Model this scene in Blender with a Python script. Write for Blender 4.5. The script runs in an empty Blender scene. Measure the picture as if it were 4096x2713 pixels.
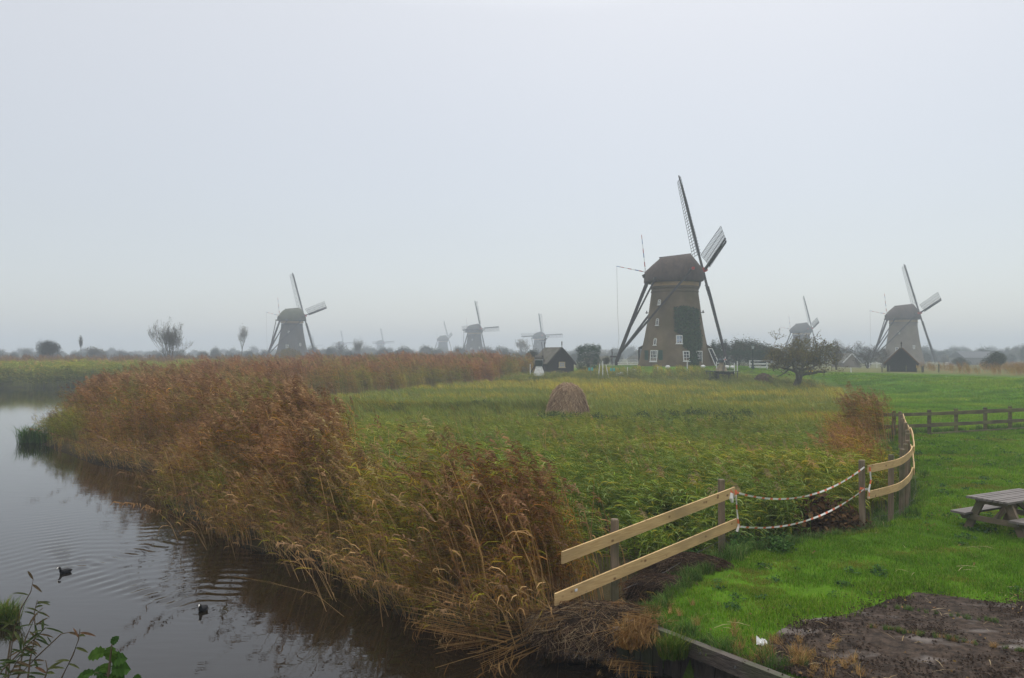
import bpy, bmesh, math, random
import numpy as np
from mathutils import Vector, Matrix, Euler, Quaternion

# ------------------------------------------------------------------ camera, sky, sun, exposure
SC = bpy.context.scene
COL = SC.collection
F = 3124.0          # focal length in photo pixels (4096 wide)
HZ = 1415.0         # horizon row in the photo
CX = 2048.0
CH = 3.8            # camera height

cam = bpy.data.cameras.new('camera')
cam_o = bpy.data.objects.new('camera', cam)
COL.objects.link(cam_o)
cam.sensor_width = 36.0
cam.lens = 36.0 * F / 4096.0
cam.shift_y = (HZ - 1356.5) / 4096.0
cam.clip_start = 0.1
cam.clip_end = 6000
cam_o.location = (0, 0, CH)
cam_o.rotation_euler = (math.radians(90), 0, 0)
SC.camera = cam_o

SUN_EL, SUN_AZ = math.radians(52), math.radians(20)
w = bpy.data.worlds.new('World')
SC.world = w
w.use_nodes = True
nt = w.node_tree
nt.nodes.clear()
out = nt.nodes.new('ShaderNodeOutputWorld')
sky = nt.nodes.new('ShaderNodeTexSky')
sky.sky_type = 'NISHITA'
sky.sun_disc = False
sky.sun_elevation = SUN_EL
sky.sun_rotation = SUN_AZ
bg1 = nt.nodes.new('ShaderNodeBackground')
bg1.inputs['Strength'].default_value = 0.05
nt.links.new(sky.outputs[0], bg1.inputs['Color'])
# overcast cloud layer: brighter towards the zenith
tc = nt.nodes.new('ShaderNodeTexCoord')
sep = nt.nodes.new('ShaderNodeSeparateXYZ')
nt.links.new(tc.outputs['Generated'], sep.inputs[0])
ramp = nt.nodes.new('ShaderNodeValToRGB')
cr = ramp.color_ramp
cr.elements[0].position = 0.0
cr.elements[0].color = (0.44, 0.44, 0.45, 1)
cr.elements[1].position = 1.0
cr.elements[1].color = (2.50, 2.43, 2.33, 1)
e = cr.elements.new(0.15); e.color = (0.475, 0.46, 0.44, 1)
e = cr.elements.new(0.42); e.color = (0.60, 0.58, 0.545, 1)
nz = nt.nodes.new('ShaderNodeTexNoise')
nz.inputs['Scale'].default_value = 1.6
nz.inputs['Detail'].default_value = 3
nt.links.new(tc.outputs['Generated'], nz.inputs['Vector'])
mad = nt.nodes.new('ShaderNodeMath'); mad.operation = 'MULTIPLY_ADD'
mad.inputs[1].default_value = 0.10
mad.inputs[2].default_value = -0.05
nt.links.new(nz.outputs[0], mad.inputs[0])
addz = nt.nodes.new('ShaderNodeMath'); addz.operation = 'ADD'; addz.use_clamp = True
nt.links.new(sep.outputs['Z'], addz.inputs[0]); nt.links.new(mad.outputs[0], addz.inputs[1])
nt.links.new(addz.outputs[0], ramp.inputs[0])
bg2 = nt.nodes.new('ShaderNodeBackground')
bg2.inputs['Strength'].default_value = 1.0
nt.links.new(ramp.outputs[0], bg2.inputs['Color'])
add = nt.nodes.new('ShaderNodeAddShader')
nt.links.new(bg1.outputs[0], add.inputs[0]); nt.links.new(bg2.outputs[0], add.inputs[1])
nt.links.new(add.outputs[0], out.inputs['Surface'])

sun = bpy.data.lights.new('sun', 'SUN')
sun.energy = 0.8
sun.angle = math.radians(40)
sun.color = (1.0, 0.97, 0.93)
sun_o = bpy.data.objects.new('sun', sun)
COL.objects.link(sun_o)
sd = Vector((math.sin(SUN_AZ) * math.cos(SUN_EL), math.cos(SUN_AZ) * math.cos(SUN_EL), math.sin(SUN_EL)))
sun_o.rotation_euler = sd.to_track_quat('Z', 'Y').to_euler()

SC.view_settings.view_transform = 'Standard'
SC.view_settings.look = 'None'
SC.view_settings.exposure = 0.0
SC.view_settings.gamma = 1.0
SC.view_settings.use_curve_mapping = False
SC.cycles.use_denoising = True
SC.cycles.use_adaptive_sampling = False
SC.cycles.volume_bounces = 1
SC.cycles.max_bounces = 6
SC.cycles.diffuse_bounces = 2
SC.cycles.transparent_max_bounces = 8
HAZE_DENSITY = 0.00150

rnd = random.Random(7)
nrng = np.random.default_rng(7)


def G(px, py, z=0.0):
    """photo pixel + height -> point on the ground"""
    y = (CH - z) * F / (py - HZ)
    return ((px - CX) / F * y, y)


def P(px, py, y):
    return Vector(((px - CX) / F * y, y, CH - (py - HZ) / F * y))


# ------------------------------------------------------------------ noise
_perm = np.random.default_rng(3).random((256, 256))


def vnoise(x, y):
    x = np.asarray(x, float); y = np.asarray(y, float)
    xi = np.floor(x).astype(int); yi = np.floor(y).astype(int)
    fx = x - xi; fy = y - yi
    fx = fx * fx * (3 - 2 * fx); fy = fy * fy * (3 - 2 * fy)
    g = lambda a, b: _perm[a & 255, b & 255]
    return (g(xi, yi) * (1 - fx) + g(xi + 1, yi) * fx) * (1 - fy) + (g(xi, yi + 1) * (1 - fx) + g(xi + 1, yi + 1) * fx) * fy


def fbm(x, y, o=3):
    s = 0; a = 0.5; t = 0
    for k in range(o):
        s = s + a * vnoise(x * 2 ** k + 17.3 * k, y * 2 ** k + 5.1 * k); t += a; a *= 0.5
    return s / t


def sstep(a, b, x):
    t = np.clip((x - a) / (b - a), 0, 1)
    return t * t * (3 - 2 * t)


def poly_sd(poly, x, y):
    """signed distance, negative inside"""
    poly = np.asarray(poly, float)
    x = np.asarray(x, float); y = np.asarray(y, float)
    d = np.full(x.shape, 1e18); ins = np.zeros(x.shape, bool)
    n = len(poly)
    for i in range(n):
        ax, ay = poly[i]; bx, by = poly[(i + 1) % n]
        ex, ey = bx - ax, by - ay
        wx, wy = x - ax, y - ay
        t = np.clip((wx * ex + wy * ey) / (ex * ex + ey * ey + 1e-12), 0, 1)
        dx, dy = wx - ex * t, wy - ey * t
        d = np.minimum(d, dx * dx + dy * dy)
        c = ((ay > y) != (by > y)) & (x < (bx - ax) * (y - ay) / ((by - ay) if by != ay else 1e-12) + ax)
        ins ^= c
    d = np.sqrt(d)
    return np.where(ins, -d, d)


def line_d(pts, x, y):
    pts = np.asarray(pts, float)
    d = np.full(np.shape(x), 1e18)
    for i in range(len(pts) - 1):
        ax, ay = pts[i]; ex, ey = pts[i + 1] - pts[i]
        wx, wy = x - ax, y - ay
        t = np.clip((wx * ex + wy * ey) / (ex * ex + ey * ey), 0, 1)
        d = np.minimum(d, (wx - ex * t) ** 2 + (wy - ey * t) ** 2)
    return np.sqrt(d)


# ------------------------------------------------------------------ materials
MATS = {}


def mat(name, c1, c2=None, rough=0.8, scale=6.0, detail=4, bump=0.0, bump_scale=None, spec=0.3, stretch=None, contrast=(0.35, 0.65), metallic=0.0, c3=None, s3=0.6):
    """principled material, colour varied between c1 and c2 by noise in object space"""
    m = bpy.data.materials.new(name); m.use_nodes = True
    t = m.node_tree; b = t.nodes['Principled BSDF']
    b.inputs['Roughness'].default_value = rough
    b.inputs['Specular IOR Level'].default_value = spec
    b.inputs['Metallic'].default_value = metallic
    c2 = c2 or tuple(v * 0.7 for v in c1)
    tc = t.nodes.new('ShaderNodeTexCoord')
    mp = t.nodes.new('ShaderNodeMapping')
    if stretch: mp.inputs['Scale'].default_value = stretch
    t.links.new(tc.outputs['Object'], mp.inputs[0])
    n = t.nodes.new('ShaderNodeTexNoise')
    n.inputs['Scale'].default_value = scale; n.inputs['Detail'].default_value = detail
    t.links.new(mp.outputs[0], n.inputs['Vector'])
    r = t.nodes.new('ShaderNodeValToRGB')
    r.color_ramp.elements[0].position, r.color_ramp.elements[1].position = contrast
    r.color_ramp.elements[0].color = (*c1, 1); r.color_ramp.elements[1].color = (*c2, 1)
    t.links.new(n.outputs[0], r.inputs[0])
    colour = r.outputs[0]
    if c3:
        n3 = t.nodes.new('ShaderNodeTexNoise'); n3.inputs['Scale'].default_value = s3; n3.inputs['Detail'].default_value = 5
        t.links.new(tc.outputs['Object'], n3.inputs['Vector'])
        r3 = t.nodes.new('ShaderNodeValToRGB'); r3.color_ramp.elements[0].position = 0.45; r3.color_ramp.elements[1].position = 0.68
        t.links.new(n3.outputs[0], r3.inputs[0])
        mx = t.nodes.new('ShaderNodeMix'); mx.data_type = 'RGBA'
        t.links.new(r3.outputs[0], mx.inputs['Factor']); t.links.new(colour, mx.inputs['A']); mx.inputs['B'].default_value = (*c3, 1)
        colour = mx.outputs['Result']
    t.links.new(colour, b.inputs['Base Color'])
    if bump:
        n2 = t.nodes.new('ShaderNodeTexNoise'); n2.inputs['Scale'].default_value = bump_scale or scale * 3; n2.inputs['Detail'].default_value = 5
        t.links.new(mp.outputs[0], n2.inputs['Vector'])
        bp = t.nodes.new('ShaderNodeBump'); bp.inputs['Strength'].default_value = bump; bp.inputs['Distance'].default_value = 0.05
        t.links.new(n2.outputs[0], bp.inputs['Height']); t.links.new(bp.outputs[0], b.inputs['Normal'])
    MATS[name] = m
    return m


def leaf_mat(name, instanced=True, trans=0.3, rough=0.65, spec=0.02):
    """colour from the mesh's own 'Col' attribute, times the plant's own tint"""
    m = bpy.data.materials.new(name); m.use_nodes = True
    t = m.node_tree; t.nodes.clear()
    o = t.nodes.new('ShaderNodeOutputMaterial')
    a = t.nodes.new('ShaderNodeAttribute'); a.attribute_name = 'Col'
    c = a.outputs['Color']
    if instanced:
        a2 = t.nodes.new('ShaderNodeAttribute'); a2.attribute_type = 'INSTANCER'; a2.attribute_name = 'tint'
        mx = t.nodes.new('ShaderNodeMix'); mx.data_type = 'RGBA'; mx.blend_type = 'MULTIPLY'; mx.inputs['Factor'].default_value = 1
        t.links.new(c, mx.inputs['A']); t.links.new(a2.outputs['Vector'], mx.inputs['B'])
        c = mx.outputs['Result']
    p = t.nodes.new('ShaderNodeBsdfPrincipled'); p.inputs['Roughness'].default_value = rough; p.inputs['Specular IOR Level'].default_value = spec
    t.links.new(c, p.inputs['Base Color'])
    if trans:
        tr = t.nodes.new('ShaderNodeBsdfTranslucent'); t.links.new(c, tr.inputs['Color'])
        ms = t.nodes.new('ShaderNodeMixShader'); ms.inputs[0].default_value = trans
        t.links.new(p.outputs[0], ms.inputs[1]); t.links.new(tr.outputs[0], ms.inputs[2])
        t.links.new(ms.outputs[0], o.inputs['Surface'])
    else:
        t.links.new(p.outputs[0], o.inputs['Surface'])
    return m


M_REED = leaf_mat('reed_leaf')
M_LEAF = leaf_mat('plain_leaf', instanced=False)
M_COL = leaf_mat('painted_colour', instanced=False, trans=0, rough=0.6)

# ------------------------------------------------------------------ mesh builder


class MB:
    def __init__(self):
        self.v = []; self.f = []; self.c = []; self.col = (1, 1, 1)

    def vert(self, p):
        self.v.append((p[0], p[1], p[2])); self.c.append(self.col); return len(self.v) - 1

    def quad(self, a, b, c, d):
        i = [self.vert(p) for p in (a, b, c, d)]; self.f.append(i)

    def poly(self, pts):
        self.f.append([self.vert(p) for p in pts])

    def box(self, c, s, R=None):
        x, y, z = s[0] / 2, s[1] / 2, s[2] / 2
        i0 = len(self.v)
        for dx, dy, dz in ((-x, -y, -z), (x, -y, -z), (x, y, -z), (-x, y, -z), (-x, -y, z), (x, -y, z), (x, y, z), (-x, y, z)):
            p = Vector((dx, dy, dz))
            if R is not None: p = R @ p
            self.vert(p + Vector(c))
        for f in ((0, 3, 2, 1), (4, 5, 6, 7), (0, 1, 5, 4), (1, 2, 6, 5), (2, 3, 7, 6), (3, 0, 4, 7)):
            self.f.append([i0 + k for k in f])

    def bar(self, p, q, w, h=None, up=(0, 0, 1), w2=None, h2=None):
        """square bar from p to q (w sideways, h along up)"""
        p = Vector(p); q = Vector(q); d = (q - p).normalized(); h = h or w
        u = Vector(up)
        if abs(d.dot(u)) > 0.98: u = Vector((1, 0, 0))
        s = d.cross(u).normalized(); u = s.cross(d)
        i0 = len(self.v)
        for e, ww, hh in ((p, w, h), (q, w2 or w, h2 or h)):
            for a, b in ((-1, -1), (1, -1), (1, 1), (-1, 1)):
                self.vert(e + s * (a * ww / 2) + u * (b * hh / 2))
        for f in ((0, 3, 2, 1), (4, 5, 6, 7), (0, 1, 5, 4), (1, 2, 6, 5), (2, 3, 7, 6), (3, 0, 4, 7)):
            self.f.append([i0 + k for k in f])

    def tube(self, pts, rad, n=6, cap=True):
        pts = [Vector(p) for p in pts]
        rings = []
        for k, p in enumerate(pts):
            d = (pts[min(k + 1, len(pts) - 1)] - pts[max(k - 1, 0)])
            if d.length < 1e-9: d = Vector((0, 0, 1))
            d.normalize()
            u = Vector((0, 0, 1)) if abs(d.z) < 0.95 else Vector((1, 0, 0))
            s = d.cross(u).normalized(); u = s.cross(d)
            r = rad[k] if hasattr(rad, '__len__') else rad
            rings.append([self.vert(p + s * (r * math.cos(2 * math.pi * j / n)) + u * (r * math.sin(2 * math.pi * j / n))) for j in range(n)])
        for a, b in zip(rings, rings[1:]):
            for j in range(n):
                self.f.append([a[j], a[(j + 1) % n], b[(j + 1) % n], b[j]])
        if cap:
            self.f.append(rings[0][::-1]); self.f.append(rings[-1][:])

    def rings(self, rows, close=True, caps=True):
        """loft through rows of points"""
        idx = [[self.vert(p) for p in r] for r in rows]
        n = len(rows[0])
        for a, b in zip(idx, idx[1:]):
            for j in range(n if close else n - 1):
                self.f.append([a[j], a[(j + 1) % n], b[(j + 1) % n], b[j]])
        if caps:
            self.f.append(idx[0][::-1]); self.f.append(idx[-1][:])

    def lathe(self, prof, n=24, caps=True, cx=0, cy=0):
        self.rings([[(cx + r * math.cos(2 * math.pi * j / n), cy + r * math.sin(2 * math.pi * j / n), z) for j in range(n)] for r, z in prof], caps=caps)

    def ribbon(self, pts, ws, side):
        prev = None
        for p, w_ in zip(pts, ws):
            if w_ <= 1e-6 and prev is not None and len(prev) == 2:
                k = [self.vert(p)]
                self.f.append([prev[0], prev[1], k[0]])
            else:
                k = [self.vert((p[0] - side[0] * w_ / 2, p[1] - side[1] * w_ / 2, p[2] - side[2] * w_ / 2)),
                     self.vert((p[0] + side[0] * w_ / 2, p[1] + side[1] * w_ / 2, p[2] + side[2] * w_ / 2))]
                if prev is not None:
                    self.f.append([prev[0], prev[1], k[1], k[0]])
            prev = k

    def mesh(self, name, m, smooth=False):
        me = bpy.data.meshes.new(name)
        me.from_pydata(self.v, [], self.f)
        a = me.color_attributes.new('Col', 'FLOAT_COLOR', 'POINT')
        arr = np.ones((len(self.v), 4), np.float32)
        if self.c: arr[:, :3] = np.array(self.c, np.float32)
        a.data.foreach_set('color', arr.ravel())
        if isinstance(m, (list, tuple)):
            for k in m: me.materials.append(k)
        elif m: me.materials.append(m)
        if smooth:
            me.polygons.foreach_set('use_smooth', [True] * len(me.polygons))
        me.update()
        return me

    def build(self, name, m, parent=None, smooth=False, loc=None, kind=None):
        o = bpy.data.objects.new(name, self.mesh(name, m, smooth))
        COL.objects.link(o)
        if parent: o.parent = parent
        if loc: o.location = loc
        if kind: o['kind'] = kind
        return o


def tag(o, label=None, cat=None, group=None, kind=None):
    if label: o['label'] = label
    if cat: o['category'] = cat
    if group: o['group'] = group
    if kind: o['kind'] = kind
    return o


def empty(name, loc, rz=0, label=None, cat=None, group=None):
    o = bpy.data.objects.new(name, None); COL.objects.link(o)
    o.location = loc; o.rotation_euler = (0, 0, rz)
    o.empty_display_size = 0.2
    return tag(o, label, cat, group)


def inst(name, me, parent=None, loc=None, rot=None, scale=None, kind=None):
    o = bpy.data.objects.new(name, me); COL.objects.link(o)
    if parent: o.parent = parent
    if loc is not None: o.location = loc
    if rot is not None: o.rotation_euler = rot
    if scale is not None: o.scale = scale if hasattr(scale, '__len__') else (scale,) * 3
    if kind: o['kind'] = kind
    return o


def copy_tree(o, parent=None):
    c = o.copy(); COL.objects.link(c); c.parent = parent
    for ch in o.children: copy_tree(ch, c)
    return c


# ------------------------------------------------------------------ layout in metres (x right, y away from the camera)
WZ = -0.6   # water level
shore_px = [(130, 1760), (220, 1800), (350, 1850), (480, 1872), (600, 1880), (650, 1930), (640, 2010), (690, 2065), (790, 2090), (900, 2170), (1000, 2210),
            (1120, 2225), (1250, 2260), (1350, 2320), (1450, 2395), (1580, 2470), (1700, 2520), (1850, 2570), (1980, 2595), (2200, 2590), (2400, 2575)]
shore = [G(a, b, WZ) for a, b in shore_px]
BEAM = [(1.39, 10.65), (2.04, 10.75), (3.2, 9.15), (5.0, 6.7)]
near_bank = [(5.0, 6.7), (4.5, 5.5), (0, 5.6), (-5, 6.2), (-9, 5.5), (-30, 5.0), (-220, 5.0)]
far_bank = [(-220, 102), (-60, 102), (-46, 102), (-39, 97), (-36, 88), (-34, 76), (-30.5, 60), (-27, 47)]
WATER = shore + BEAM + near_bank[1:] + far_bank
FENCE = [(1.68, 12.5), (3.98, 14.93), (7.85, 17.5), (8.9, 18.35), (9.62, 19.3), (10.25, 20.3), (10.85, 21.4), (11.6, 22.9), (12.4, 24.5), (13.3, 26.4), (14.25, 28.5), (15.1, 30.3), (16.1, 32.4)]
GRASS_EDGE = [(1.9, 11.6), (3.0, 13.6)] + [(3.98, 14.8)] + [(x + .25, y - .2) for x, y in FENCE[2:]] + [(17.5, 36.2), (22, 50), (29, 66), (36, 84), (37.5, 98), (33, 106), (27, 108), (18, 109), (12, 117), (10, 130)]
LAWN = [(1.45, 10.75), (1.9, 11.6)] + GRASS_EDGE[1:] + [(10, 175), (260, 230), (260, -60), (6, -60), (5.0, 6.7), (3.2, 9.15), (2.04, 10.75)]
PATH = [(56, -40), (54, 20), (53, 50), (51, 77), (48.5, 92), (42, 103), (34, 112), (29, 117)]
SOIL = [(6.45, 12.48), (5.85, 12.1), (5.3, 11.7), (4.8, 11.35), (4.34, 11.23), (3.82, 10.94), (3.54, 10.58), (3.22, 10.16), (3.0, 9.7), (3.3, 9.35), (4.9, 7.1), (14, 6), (14, 13.6), (9.5, 12.9), (7.92, 12.1), (7.54, 11.85), (7.0, 12.2)]
MILL = (25.0, 120.0)


def side_of_path(x, y):
    """>0 beyond the path (to the right and behind)"""
    pts = np.asarray(PATH + [(10, 128), (-60, 150)], float)
    d = np.full(np.shape(x), 1e18); s = np.zeros(np.shape(x))
    for i in range(len(pts) - 1):
        ax, ay = pts[i]; ex, ey = pts[i + 1] - pts[i]
        wx, wy = x - ax, y - ay
        t = np.clip((wx * ex + wy * ey) / (ex * ex + ey * ey), 0, 1)
        dd = (wx - ex * t) ** 2 + (wy - ey * t) ** 2
        cr_ = ex * wy - ey * wx
        m = dd < d
        d = np.where(m, dd, d); s = np.where(m, -cr_, s)
    return np.sqrt(d) * np.sign(s)


def height(x, y, detail=True):
    x = np.asarray(x, float); y = np.asarray(y, float)
    sw = poly_sd(WATER, x, y)
    sl = poly_sd(LAWN, x, y)
    marsh = -0.38 + 0.10 * (fbm(x * .35, y * .35) - .5)
    marsh = marsh + 0.65 * sstep(85, 120, y)
    z = marsh
    lawn = 0.0 * x + 0.03 * (fbm(x * .5, y * .5) - .5)
    pd = side_of_path(x, y)
    dyke = 1.2 * sstep(-17, -1.2, pd) - 0.8 * sstep(20, 110, pd)
    lawn = lawn + np.where(y > 33, dyke * sstep(33, 50, y), dyke * sstep(-14, -1, pd))
    z = z + (lawn - z) * sstep(0.5, -0.35, sl)
    r = np.hypot(x - MILL[0], y - MILL[1])
    z = np.maximum(z, z + (1.9 - z) * sstep(19, 11.5, r))
    z = np.where((x < 2) & (y < 7), np.maximum(z, 0.4), z)
    # bank drops into the water, bed below
    wall = (x > 1.2) & (y < 10.9)
    z = z + (np.minimum(z, WZ - 0.08) - z) * sstep(0.45, 0.0, sw) * (~wall)
    z = np.where(wall & (sw < 0.06), WZ - 0.7, z)
    z = np.where(sw < 0, np.minimum(z, WZ - 0.08) - 0.9 * sstep(0, -2.5, sw), z)
    return z


def hz(x, y):
    return float(height(np.array([x]), np.array([y]))[0])


def knots(a, b, d0, lo, hi, grow=1.16):
    k = list(np.arange(a, b + 1e-6, d0))
    s = d0; x = b
    while x < hi:
        s *= grow; x += s; k.append(min(x, hi))
    s = d0; x = a
    while x > lo:
        s *= grow; x -= s; k.insert(0, max(x, lo))
    return np.array(k)


def grid_mesh(name, xs, ys, z, colour, m, smooth=True, keep=None):
    nx, ny = len(xs), len(ys)
    X, Y = np.meshgrid(xs, ys)
    co = np.stack([X.ravel(), Y.ravel(), z.ravel()], 1).astype(np.float32)
    i = (np.arange(ny - 1)[:, None] * nx + np.arange(nx - 1)[None, :]).ravel()
    q = np.stack([i, i + 1, i + nx + 1, i + nx], 1)
    if keep is not None:
        q = q[keep[q].all(1)]
        used = np.unique(q); mp = np.full(len(co), -1); mp[used] = np.arange(len(used))
        co = co[used]; q = mp[q]
        if colour is not None: colour = colour[used]
    me = bpy.data.meshes.new(name)
    me.vertices.add(len(co)); me.vertices.foreach_set('co', co.ravel())
    me.loops.add(q.size); me.loops.foreach_set('vertex_index', q.ravel().astype(np.int32))
    me.polygons.add(len(q)); me.polygons.foreach_set('loop_start', np.arange(0, q.size, 4, dtype=np.int32))
    me.polygons.foreach_set('use_smooth', np.full(len(q), smooth))
    me.update(calc_edges=True)
    if colour is not None:
        a = me.color_attributes.new('Col', 'FLOAT_COLOR', 'POINT')
        arr = np.ones((len(co), 4), np.float32); arr[:, :3] = colour
        a.data.foreach_set('color', arr.ravel())
    me.materials.append(m)
    o = bpy.data.objects.new(name, me); COL.objects.link(o)
    return o


def ground_mat(name, bump=0.4, rough=0.95, fine=30.0, amt=0.35):
    m = bpy.data.materials.new(name); m.use_nodes = True
    t = m.node_tree; b = t.nodes['Principled BSDF']
    b.inputs['Roughness'].default_value = rough; b.inputs['Specular IOR Level'].default_value = 0.02
    a = t.nodes.new('ShaderNodeAttribute'); a.attribute_name = 'Col'
    tc = t.nodes.new('ShaderNodeTexCoord')
    n = t.nodes.new('ShaderNodeTexNoise'); n.inputs['Scale'].default_value = fine; n.inputs['Detail'].default_value = 6
    t.links.new(tc.outputs['Object'], n.inputs['Vector'])
    n2 = t.nodes.new('ShaderNodeTexNoise'); n2.inputs['Scale'].default_value = 1.3; n2.inputs['Detail'].default_value = 5
    t.links.new(tc.outputs['Object'], n2.inputs['Vector'])
    r = t.nodes.new('ShaderNodeMapRange'); r.inputs[1].default_value = .3; r.inputs[2].default_value = .7
    r.inputs[3].default_value = 1 - amt; r.inputs[4].default_value = 1 + amt
    t.links.new(n.outputs[0], r.inputs[0])
    r2 = t.nodes.new('ShaderNodeMapRange'); r2.inputs[1].default_value = .3; r2.inputs[2].default_value = .7
    r2.inputs[3].default_value = .8; r2.inputs[4].default_value = 1.2
    t.links.new(n2.outputs[0], r2.inputs[0])
    ml = t.nodes.new('ShaderNodeMath'); ml.operation = 'MULTIPLY'
    t.links.new(r.outputs[0], ml.inputs[0]); t.links.new(r2.outputs[0], ml.inputs[1])
    vm = t.nodes.new('ShaderNodeVectorMath'); vm.operation = 'SCALE'
    t.links.new(a.outputs['Color'], vm.inputs[0]); t.links.new(ml.outputs[0], vm.inputs['Scale'])
    t.links.new(vm.outputs[0], b.inputs['Base Color'])
    bp = t.nodes.new('ShaderNodeBump'); bp.inputs['Strength'].default_value = bump; bp.inputs['Distance'].default_value = .05
    t.links.new(n.outputs[0], bp.inputs['Height']); t.links.new(bp.outputs[0], b.inputs['Normal'])
    return m


# ------------------------------------------------------------------ ground, water, path, soil, haze
xs = knots(-30, 22, 0.3, -1500, 1500, 1.13)
ys = knots(8, 45, 0.3, -150, 1600, 1.07)
X, Y = np.meshgrid(xs, ys)
Z = height(X, Y)
inlawn = sstep(0.4, -0.3, poly_sd(LAWN, X, Y))
under = np.array([.055, .045, .022]); wet = np.array([.018, .014, .008]); lawnc = np.array([.060, .125, .008])
meadow = np.array([.12, .13, .028])
far_ = sstep(35, 60, Y)[..., None]
col = (under * (1 - far_) + meadow * far_) * (1 - inlawn[..., None]) + lawnc * (0.9 + 1.1 * (fbm(X * .22, Y * .3, 4)[..., None] - .5)) * inlawn[..., None]
pdist = side_of_path(X, Y)
beyond = (sstep(4, 14, pdist) * sstep(20, 60, Y))[..., None]
col = col * (1 - beyond) + np.array([.12, .12, .045]) * beyond
farfar = sstep(125, 150, Y)[..., None] * (1 - sstep(30, 20, np.hypot(X - MILL[0], Y - MILL[1])))[..., None]
col = col * (1 - farfar) + np.array([.11, .11, .045]) * farfar
wetm = sstep(WZ + .22, WZ + .02, Z)[..., None]
col = col * (1 - wetm) + wet * wetm
ground = grid_mesh('ground', xs, ys, Z, col.reshape(-1, 3), ground_mat('ground_cover'))
tag(ground, kind='structure')

# water: still sheet with the two birds' wakes as real ripples
wm = bpy.data.materials.new('still_dark_water'); wm.use_nodes = True
t = wm.node_tree; b = t.nodes['Principled BSDF']
b.inputs['Base Color'].default_value = (.008, .0055, .0025, 1); b.inputs['Roughness'].default_value = 0.03
b.inputs['IOR'].default_value = 1.45
tcw = t.nodes.new('ShaderNodeTexCoord'); mpw = t.nodes.new('ShaderNodeMapping'); mpw.inputs['Scale'].default_value = (.6, 2.2, 1)
t.links.new(tcw.outputs['Object'], mpw.inputs[0])
nw = t.nodes.new('ShaderNodeTexNoise'); nw.inputs['Scale'].default_value = 2.2; nw.inputs['Detail'].default_value = 3
t.links.new(mpw.outputs[0], nw.inputs['Vector'])
bw = t.nodes.new('ShaderNodeBump'); bw.inputs['Strength'].default_value = .05; bw.inputs['Distance'].default_value = .05
t.links.new(nw.outputs[0], bw.inputs['Height']); t.links.new(bw.outputs[0], b.inputs['Normal'])

COOTS = [(G(262, 2292, WZ), math.radians(238)), (G(812, 2442, WZ), math.radians(268))]
wx = knots(-13, 0.5, 0.055, -215, 6, 1.25)
wy = knots(10.5, 24, 0.055, 5.2, 104, 1.2)
X, Y = np.meshgrid(wx, wy)
wz = np.full(X.shape, WZ)
for (p, _b), a, reach in zip(COOTS, (math.radians(276), math.radians(300)), (3.0, 4.2)):
    hx, hy = math.cos(a), math.sin(a)
    s = -((X - p[0]) * hx + (Y - p[1]) * hy)
    tt = -(X - p[0]) * hy + (Y - p[1]) * hx
    at = np.abs(tt)
    sp = np.maximum(s, 0.01)
    wig = .25 * fbm(X * 1.3, Y * 1.3)
    arm = np.exp(-((at - .50 * sp) / (.14 * sp + .12)) ** 2)
    inner = np.exp(-(at / (.42 * sp + .05)) ** 4) * .30
    ph = 2 * math.pi * ((s * .80 + at * .60) / .36 + wig)
    phi = 2 * math.pi * (s / .42 + wig)
    amp = .011 * np.exp(-(sp / reach) ** 1.5) * sstep(0, .5, s)
    wz = wz + amp * (arm * np.sin(ph) + inner * np.sin(phi))
    rr = np.hypot(X - p[0], Y - p[1])
    wz = wz + .004 * np.exp(-rr / .35) * np.sin(2 * math.pi * rr / .22)
water = grid_mesh('water', wx, wy, wz, None, wm)
tag(water, kind='structure')

# path on the dyke
m_path = mat('pale_asphalt', (.20, .19, .17), (.27, .26, .24), scale=3, rough=.9)
mb = MB()
pp = []
for i in range(len(PATH) - 1):
    for k in range(8):
        u = k / 8
        pp.append((PATH[i][0] * (1 - u) + PATH[i + 1][0] * u, PATH[i][1] * (1 - u) + PATH[i + 1][1] * u))
pp.append(PATH[-1])
for _ in range(4):
    pp = [pp[0]] + [((a[0] + 2 * b_[0] + c_[0]) / 4, (a[1] + 2 * b_[1] + c_[1]) / 4) for a, b_, c_ in zip(pp, pp[1:], pp[2:])] + [pp[-1]]
rows = []
for i, (x, y) in enumerate(pp):
    a = pp[max(i - 1, 0)]; c = pp[min(i + 1, len(pp) - 1)]
    d = Vector((c[0] - a[0], c[1] - a[1], 0)).normalized(); s = Vector((d.y, -d.x, 0))
    rows.append([(x + s.x * q, y + s.y * q, hz(x + s.x * q, y + s.y * q) + .05) for q in (-1.1, -.4, .4, 1.1)])
mb.rings(rows, close=False, caps=False)
tag(mb.build('path', m_path, smooth=True), kind='structure')

# bare soil in the corner
m_soil = bpy.data.materials.new('damp_soil'); m_soil.use_nodes = True
t = m_soil.node_tree; b = t.nodes['Principled BSDF']
tcs = t.nodes.new('ShaderNodeTexCoord')
n1 = t.nodes.new('ShaderNodeTexNoise'); n1.inputs['Scale'].default_value = 8; n1.inputs['Detail'].default_value = 8; n1.inputs['Roughness'].default_value = .7
n2 = t.nodes.new('ShaderNodeTexNoise'); n2.inputs['Scale'].default_value = 1.4; n2.inputs['Detail'].default_value = 4
mps = t.nodes.new('ShaderNodeMapping'); mps.inputs['Scale'].default_value = (.8, 1.5, 1)
t.links.new(tcs.outputs['Object'], n1.inputs['Vector']); t.links.new(tcs.outputs['Object'], mps.inputs[0]); t.links.new(mps.outputs[0], n2.inputs['Vector'])
r1 = t.nodes.new('ShaderNodeValToRGB'); r1.color_ramp.elements[0].position = .36; r1.color_ramp.elements[1].position = .68
r1.color_ramp.elements[0].color = (.010, .0065, .004, 1); r1.color_ramp.elements[1].color = (.075, .053, .039, 1)
t.links.new(n1.outputs[0], r1.inputs[0])
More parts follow.
